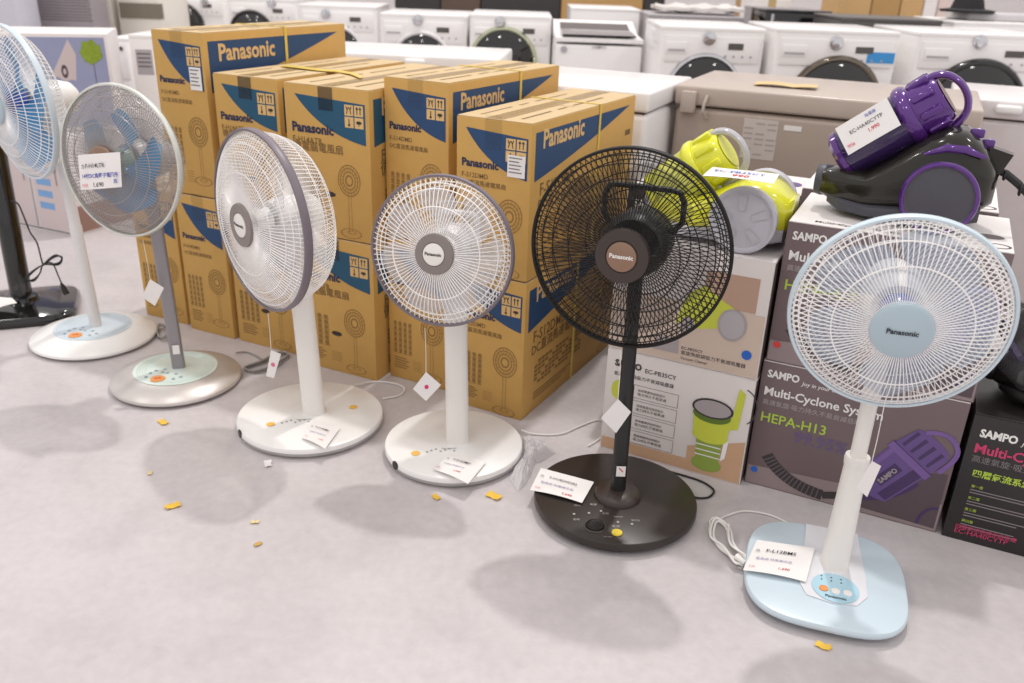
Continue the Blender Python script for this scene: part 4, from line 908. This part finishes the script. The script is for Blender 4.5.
washer(469,553,15,5.5,'white washing machine with painted green reflection on its chrome door behind the upper cartons',(503,62,34),(500,22),ringm=M('green_chrome',(196,200,172),.14,.9,.2,4),disp=True)  # green-yellow reflection on the door ring is painted into its base colour
washer(661,768,27,4.5,'white front-loading washing machine behind the beige freezer, left of two',(702,92,38),(709,38),ringm=CHROME)
washer(777,903,30,4.4,'white front-loading washing machine with blue sticker behind the beige freezer',(832,104,47),(836,43),ringm=GUN,stick=True)
washer(919,1058,34,4.4,'white washing machine with large black door at the right edge',(970,113,53),(979,42),ringm=BKR)
# top loader
a=at(556,31,5.0); b=at(644,37,5.0); w=b.x-a.x; h=.885; cx=(a.x+b.x)/2
r=empty('washing_machine',(cx,5.3,0),0,'white top-loading washing machine with dark glass lid in the middle of the back row','washing machine','washing machines in the back row')
m=MB(); m.box((0,0,h/2-.012),(w-.004,.596,h-.064),.012,3); m.build('body',APPW,r)
m=MB(); m.prism([(-.30,h-.01),(.02,h+.0),(.30,h+.055),(.30,h-.03),(-.30,h-.03)],-w/2,w/2); 
m.v=[Vector((v.y,v.x,v.z)) for v in m.v]; tp=m.build('top_deck',APPW,r)
m=MB(); m.sheet(lambda u,v:((u-.5)*w*.84,-.27+.29*v,h+.004+.010*v),4,4,.008); m.build('glass_lid',DGLASS,tp)
m=MB(); m.sheet(lambda u,v:((u-.5)*w*.84,.04+.24*v,h+.010+.036*v),4,4,.006); m.build('control_panel',M('panel_dark_chrome',(74,62,54),.15,.5),tp)
m=MB(); m.T=Matrix.Translation((-w*.40,-.302,h-.07))@Matrix.Rotation(R(90),4,'X'); m.lathe([(0,0),(.018,0),(.018,.003),(0,.004)],20); m.build('round_badge',APPG,r)
m=MB(); text(m,'SAMPO',(1,0,0),(0,0,1),(0,-.304,h-.06),width=.08,bold=.02,center=True); m.build('logo',APPG,r,smooth=False,fix=False)

# ------------------------------------------------------------------ chest freezers
def freezer(corner,ang,w,d,h,label,mb_,mt_,right=False,handle=None,latch=False,paper=False):
    r=carton('chest_freezer',corner,ang,w,d,h,0,label,'freezer','chest freezers behind the cartons',right)
    m=MB(); m.box((0,0,(h-.075)/2+.02),(w,d,h-.115),.022,3); m.build('body',mb_,r)
    m=MB(); m.box((0,0,h-.076),(w-.03,d-.03,.016)); m.build('gasket',GASK,r)
    m=MB(); m.box((0,0,h-.034),(w+.010,d+.010,.068),.010,3); ld=m.build('lid',mt_,r)
    for sx in (-1,1):
        m=MB(); m.box((sx*(w/2-.09),0,.02),(.06,d*.8,.04),.004,1); m.build('foot',GASK,r)
    if handle is not None: m=MB(); m.box((handle,-d/2-.018,h-.03),(.09,.03,.03),.010,3); m.build('lid_handle',WHITE,ld)
    if latch:
        m=MB(); m.box((-w/2+.05,-d/2-.012,h-.055),(.055,.03,.075),.006,2); m.build('latch',BEIGET,ld)
        m=MB(); m.tube([(-w/2+.115,-d/2-.008,h-.03),(-w/2+.11,-d/2-.03,h-.06),(-w/2+.11,-d/2-.03,h-.085),(-w/2+.12,-d/2-.008,h-.11)],.006,8); m.build('padlock_loop',BEIGET,r)
    if paper:
        m=MB(); m.box((-w/2+.315,-d/2-.001,h-.165),(.12,.001,.14)); pp=m.build('spec_sheet',M('pale_sheet',(206,196,190),.6),r)
        m=MB(); m.box((-w/2+.425,-d/2-.001,h-.115),(.06,.001,.018)); m.build('small_label',WPAPER,r)
        m=MB()
        for i in range(7):
            for j in range(3):
                if (i*3+j)%4: m.box((-w/2+.275+.04*j,-d/2-.002,h-.11-.018*i),(.03,.0006,.006))
        m.build('sheet_print',M('sheet_grey_ink',(176,168,164),.6),pp)
    return r
freezer((.568,3.248),-24,1.0,.60,.85,'beige chest freezer with paper sheet on its front behind the vacuum cleaners',BEIGE,BEIGET,latch=True,paper=True)
freezer((.429,2.985),-24,.80,.58,.85,'white chest freezer right behind the kraft cartons',APPW,APPW,right=True,handle=.14)
freezer((-1.0,4.03),-5,.90,.55,.85,'white chest freezer behind the middle cartons, lid with white handle',APPW,APPW,handle=.08)
c_=fl(958,106,.80); freezer((c_.x+.04,c_.y+.12),-24,.9,.6,.82,'greyish white chest freezer at the right edge behind the purple vacuum cleaner',M('freezer_grey_white',(212,204,204),.3),M('freezer_pinkish_white',(226,220,220),.3),handle=-.26)
c_=fl(760,86,.852); m=MB(); m.sheet(lambda u,v:((u-.5)*.22,(v-.5)*.10,.012*abs(math.sin(u*5))*.4+.003),8,3,.002); o=m.build('paper_sheet',M('kraft_sheet',(214,186,136),.7)); o.location=(c_.x+.10,c_.y+.02,.8525); o.rotation_euler=(0,0,R(-20)); tag(o,'flat kraft paper sheet lying on the beige freezer lid','paper')

# ------------------------------------------------------------------ left: printed appliance cartons, white cabinets
PRB=M('blue_grey_print',(150,156,188),.4,0,.06,4); PRW=M('white_print_board',(226,220,220),.45,0,.03,5); PRP=M('pinkish_print',(206,192,192),.45,0,.04,5)
def tree_box():
    w,d,h=.60,.42,.425; r=carton('appliance_carton',(-1.885,4.10),18,w,d,h,.455,'white appliance carton printed with a round green tree, stacked behind the left fans','carton',None,True); F=Face(w,d,h)
    m=MB(); m.box((0,0,h/2-.001),(w,d,h-.002),.004,2); m.build('body',PRW,r)
    m=MB(); m.box((0,0,h-.0006),(w-.003,d-.003,.003),.001,1); m.build('top_panel',WTOP,r)
    m=MB(); fr(m,F,'front',w*.02,h*.04,w*.975,h*.97); m.build('room_print',PRB,r,smooth=False,fix=False)
    a=w-.185; b=h-.16
    m=MB(); polyp(m,F,'front',[(a-.07,b-.02),(a+.02,h*.95),(a+.045,h*.80),(a+.03,b-.04)],EPS*2); fdisc(m,F,'front',a-.01,b,.035,.042,EPS*3); m.build('lamp_picture',PRP,r,smooth=False,fix=False)
    m=MB(); fdisc(m,F,'front',a-.012,b,.014,.03,EPS*4,14,.45); m.build('knob_picture',MIDI,r,smooth=False,fix=False)
    m=MB(); rnd=random.Random(2)
    for k in range(120):
        t=rnd.uniform(0,6.28); q=math.sqrt(rnd.random()); fdisc(m,F,'front',w-.075+.040*q*math.cos(t),h-.075+.048*q*math.sin(t),.009,.010,EPS*(2+.02*k),6)
    m.build('tree_picture',M('tree_green_ink',(138,160,42),.5,0,.35,60),r,smooth=False,fix=False)
    m=MB(); fline(m,F,'front',[(w-.072,h-.12),(w-.070,h*.2)],.003,EPS*2); m.build('trunk_picture',MIDI,r,smooth=False,fix=False)
tree_box()
def glass_box():
    w,d,h=.60,.46,.45; r=carton('appliance_carton',(-2.055,3.84),-24,w,d,h,0,'pale carton with stemmed glass pictures and blue stripes, behind the left fan pole','carton',None,True); F=Face(w,d,h)
    m=MB(); m.box((0,0,h/2-.001),(w,d,h-.002),.003,2); m.build('body',PRW,r)
    m=MB(); m.box((0,0,h-.0006),(w-.003,d-.003,.003),.001,1); m.build('top_panel',WTOP,r)
    for a0,a1 in ((w-.22,w-.02),(w-.58,w-.24)):
        m=MB(); fr(m,F,'front',a0,h*.05,a1,h*.93); m.build('panel_print',PRP,r,smooth=False,fix=False)
    for a in (w-.27,w-.055):
        m=MB(); polyp(m,F,'front',[(a-.025,h*.80),(a+.025,h*.80),(a+.004,h*.64),(a+.004,h*.52),(a-.004,h*.52),(a-.004,h*.64)],EPS*2); m.build('glass_picture',TINYI,r,smooth=False,fix=False)
    for k in range(4):
        m=MB(); fr(m,F,'front',w-.19,h*(.63-.125*k),w-.095,h*(.70-.125*k),EPS*2); m.build('blue_stripe',M('stripe_blue_ink',(120,164,214),.5),r,smooth=False,fix=False)
    m=MB(); fline(m,F,'front',[(w-.23,h*.05),(w-.23,h*.93)],.004,EPS*2); m.build('panel_line',DKI,r,smooth=False,fix=False)
    m=MB(); fline(m,F,'front',[(w-.012,h*.02),(w-.012,h*.98)],.006,EPS*2); m.build('edge_line',DKI,r,smooth=False,fix=False)
    m=MB(); fline(m,F,'front',[(.02,h*.03),(w-.012,h*.03)],.005,EPS*2); m.build('bottom_line',DKI,r,smooth=False,fix=False)
    m=MB(); fr(m,F,'right',.01,.01,d-.01,h*.3); m.build('brown_band',M('brown_band_ink',(150,116,104),.5),r,smooth=False,fix=False)
glass_box()
def cabinet(x0,x1,y0,Y,label,d=.55,name='white_cabinet',mat=APPW,lines=True,cat='cabinet',plabel=False,rz=0):
    a=at(x0,12,Y); b=at(x1,12,Y); w=b.x-a.x; h=at(x0,y0,Y).z; r=empty(name,((a.x+b.x)/2,Y+d/2,0),R(rz),label,cat)
    m=MB(); m.box((0,0,h/2-.008),(w,d,h-.016),.006,2); m.build('body',mat,r)
    m=MB(); m.box((0,0,h-.01),(w+.006,d+.006,.02),.006,2); m.build('top_panel',mat,r)
    if lines:
        for k,(z0,z1) in enumerate(((.04,.42),(.44,.72),(.74,.97))):
            m=MB(); m.box((0,-d/2-.006,h*(z0+z1)/2),(w*.94,.012,h*(z1-z0)),.004,2); dd=m.build('drawer_front',mat,r)
            m=MB(); m.box((w*.2,-d/2-.016,h*z1-.03),(.02,.01,.02),.003,1); m.build('knob',MIDI,dd)
    if plabel: m=MB(); m.box((-w*.1,-d/2-.001,h-.13),(w*.5,.001,.12)); q=m.build('paper_label',APPG,r); m=MB(); [m.box((-w*.1,-d/2-.002,h-.09-.02*k),(w*.4,.0005,.006)) for k in range(4)]; m.build('label_print',MIDI,q)
    return r
cabinet(105,122,37,4.80,'narrow white drawer cabinet right of the tree carton')
cabinet(125,158,34,4.45,'white cabinet with grey paper label left of the tallest kraft carton',lines=False,plabel=True)
# far left appliances
def perforated():
    a=at(20,-40,5.9); b=at(78,-40,5.9); w=b.x-a.x; h=1.25; r=empty('speaker_panel',((a.x+b.x)/2,6.1,0),0,'tall grey perforated panel at the upper left','panel')
    m=MB(); m.box((0,0,h/2),(w,.25,h),.01,2); m.build('frame',M('panel_grey',(150,142,146),.5),r)
    m=MB()
    for i in range(22):
        for j in range(24):
            x=-w*.46+w*.92*i/21+(.5*w*.92/21 if j%2 else 0); z=h-.03-j*.018; m.poly([(x+.006*math.cos(k*1.047),-.1256,z+.006*math.sin(k*1.047)) for k in range(6)])
    o=m.build('perforations',M('hole_dark',(84,76,80),.8),r,smooth=False,fix=False); tag(o,kind='stuff')
perforated()
cabinet(-30,17,-30,5.6,'pale grey appliance at the upper left corner',d=.26,mat=M('pale_grey_enamel',(196,194,204),.35),lines=False,name='appliance',cat='appliance')
c0=cabinet(81,112,-20,6.35,'ivory appliance with dark slot window at the upper left',mat=APPW2,lines=False,name='appliance',cat='appliance')
hh=at(79,-20,6.3).z; m=MB(); m.box((.02,-.278,at(95,8,6.3).z),(.055,.01,.06)); m.build('slot_window',DKI,c0); m=MB(); m.box((.03,-.278,at(97,20,6.3).z),(.05,.008,.10)); m.build('badge',GASK,c0)
c0=cabinet(118,160,-20,6.35,'ivory appliance with grey strip window left of the first washing machine',mat=APPW2,lines=False,name='appliance',cat='appliance')
m=MB(); m.box((.02,-.278,at(130,10,6.4).z),(.30,.01,.10)); m.build('strip_window',M('taupe_strip',(128,120,104),.4),c0)

# ------------------------------------------------------------------ stock behind the washing machines
cabinet(843,945,17,5.05,d=.5,label='dark grey appliance behind the right washing machines',mat=DGREY,lines=False,name='appliance',cat='appliance')
cabinet(957,1060,21,5.1,'white appliance behind the right-edge washing machine',lines=False,name='appliance',cat='appliance')
cabinet(650,745,14,5.75,'grey-lidded appliance behind the middle washing machines',mat=M('mid_grey_enamel',(176,170,172),.4),lines=False,name='appliance',cat='appliance')
cabinet(571,640,7,6.0,'white appliance behind the top-loading washing machine',lines=False,name='appliance',cat='appliance')
def stock(x0,x1,y0,Y,mat,label,name='stock_carton',cat='carton',d=.4,z0=0,extra=None):
    a=at(x0,12,Y); b=at(x1,12,Y); w=b.x-a.x; h=at(x0,y0,Y).z-z0; r=empty(name,((a.x+b.x)/2,Y+d/2,z0),0,label,cat,'stock behind the washing machines')
    m=MB(); m.box((0,0,h/2),(w,d,h),.006,2); m.build('body',mat,r)
    m=MB(); m.box((0,0,h+.0005),(.06,d,.001)); m.box((0,-d/2-.0006,h-.04),(.06,.001,.08)); m.build('tape',TAPE,r)
    m=MB(); m.box((0,-d/2-.001,h*.6),(w*.5,.001,h*.2)); m.build('printed_panel',extra or INK,r)
    return r
cols=[(838,870,-24,M('stock_kraft',(196,158,108),.7),INK),(871,899,-30,M('stock_tan',(178,140,88),.7),M('teal_print',(72,130,120),.6)),(900,922,-26,M('stock_kraft'),YELP),(923,936,-40,WTOP,REDD),(937,950,-20,M('stock_pink',(216,196,190),.7),PRP)]
nm=('kraft stock carton','tan stock carton with teal print','kraft stock carton with lime print','white stock carton with red print','pinkish stock carton')
for (x0,x1,y0,mt,ex),n_ in zip(cols,nm): stock(x0,x1,y0,6.6,mt,n_+' above the dark grey appliance at the upper right',extra=ex)
for (x0,x1,y0,mt,ex,lb) in ((395,440,-20,M('stock_dark',(44,40,40),.5),GREYI,'dark stock box above the white-ringed washing machine'),(441,480,-14,M('stock_brown',(84,66,56),.6),INK,'brown stock box behind the upper middle washing machines'),(481,560,-18,M('stock_dark'),GREYI,'wide dark stock box at the top of the middle'),(561,642,-16,M('stock_tan'),INK,'wide tan stock carton behind the top loader'),(643,664,-22,M('stock_dark'),GREYI,'narrow dark stock box right of the tan stock carton'),(745,765,-10,M('stock_tan'),INK,'narrow tan stock carton left of the black oven')):
    stock(x0,x1,y0,7.8,mt,lb,extra=ex)
o=cabinet(766,832,9,5.65,'black oven with glass front behind the blue-stickered washing machine',mat=BLACKG,lines=False,name='oven',cat='oven')
m=MB(); m.tube([(-.16,-.3,at(770,14,5.6).z),(-.16,-.3,at(770,22,5.6).z)],.012,8); m.build('handle',CHROME,o)
stock(752,790,-2,7.0,WTOP,'white stock carton with lime print behind the black oven',extra=YELP)
P=at(985,14,5.35); m=MB(); m.box((0,0,.02),(.5,.3,.04),.012,2); o=m.build('wrapped_bundle',M('wrap_grey',(200,196,198),.3,0,.12,30)); zt=at(955,21,5.1).z; o.location=(P.x+.1,5.38,zt+.001); tag(o,'grey plastic-wrapped bundle on the white appliance at the upper right','bundle')
b2=MB(); b2.lathe([(0,0),(.14,0),(.15,.012),(.09,.02),(.075,.07),(.04,.085),(0,.088)],28); o=b2.build('black_cap',M('black_cloth',(34,32,34),.8)); o.location=(at(962,14,5.35).x,5.30,zt+.042); tag(o,'black cloth cap on the wrapped bundle at the upper right','cap')
P=at(700,10,5.9); zt2=at(650,14,5.75).z
m=MB(); m.sheet(lambda u,v:((u-.5)*.55,(v-.5)*.35,.03+.03*noise.noise(Vector((u*5,v*5,1)))),14,8,.02); o=m.build('wrapped_bundle',M('wrap_white',(222,216,212),.3,0,.15,25)); o.location=(P.x,6.02,zt2+.005); tag(o,'white plastic-wrapped bundle on the grey-lidded appliance','bundle')

# ------------------------------------------------------------------ wrapped black cleaner on the black carton
wv=Vector((1.050,1.729,0)); ab=R(-25); vb=Vector((math.cos(ab),math.sin(ab),0)); ub=Vector((-math.sin(ab),math.cos(ab),0))
pb=wv+ub*.15-vb*.015
bv,BT=vacuum((pb.x,pb.y,.3345),-25,'black canister vacuum cleaner wrapped in clear film on the black carton',BLACKG,PINKT,BLACK,M('smoked_black_bin',(30,26,32),.1,alpha=.95),VIOLD,BLACK,BLACK,PURD,.17,.21,False,.395,.13)
film('film_wrap',None,None,.20,.14,.135,.08,7,CLEAR,Matrix.Translation((.215,0,.136)),bv)
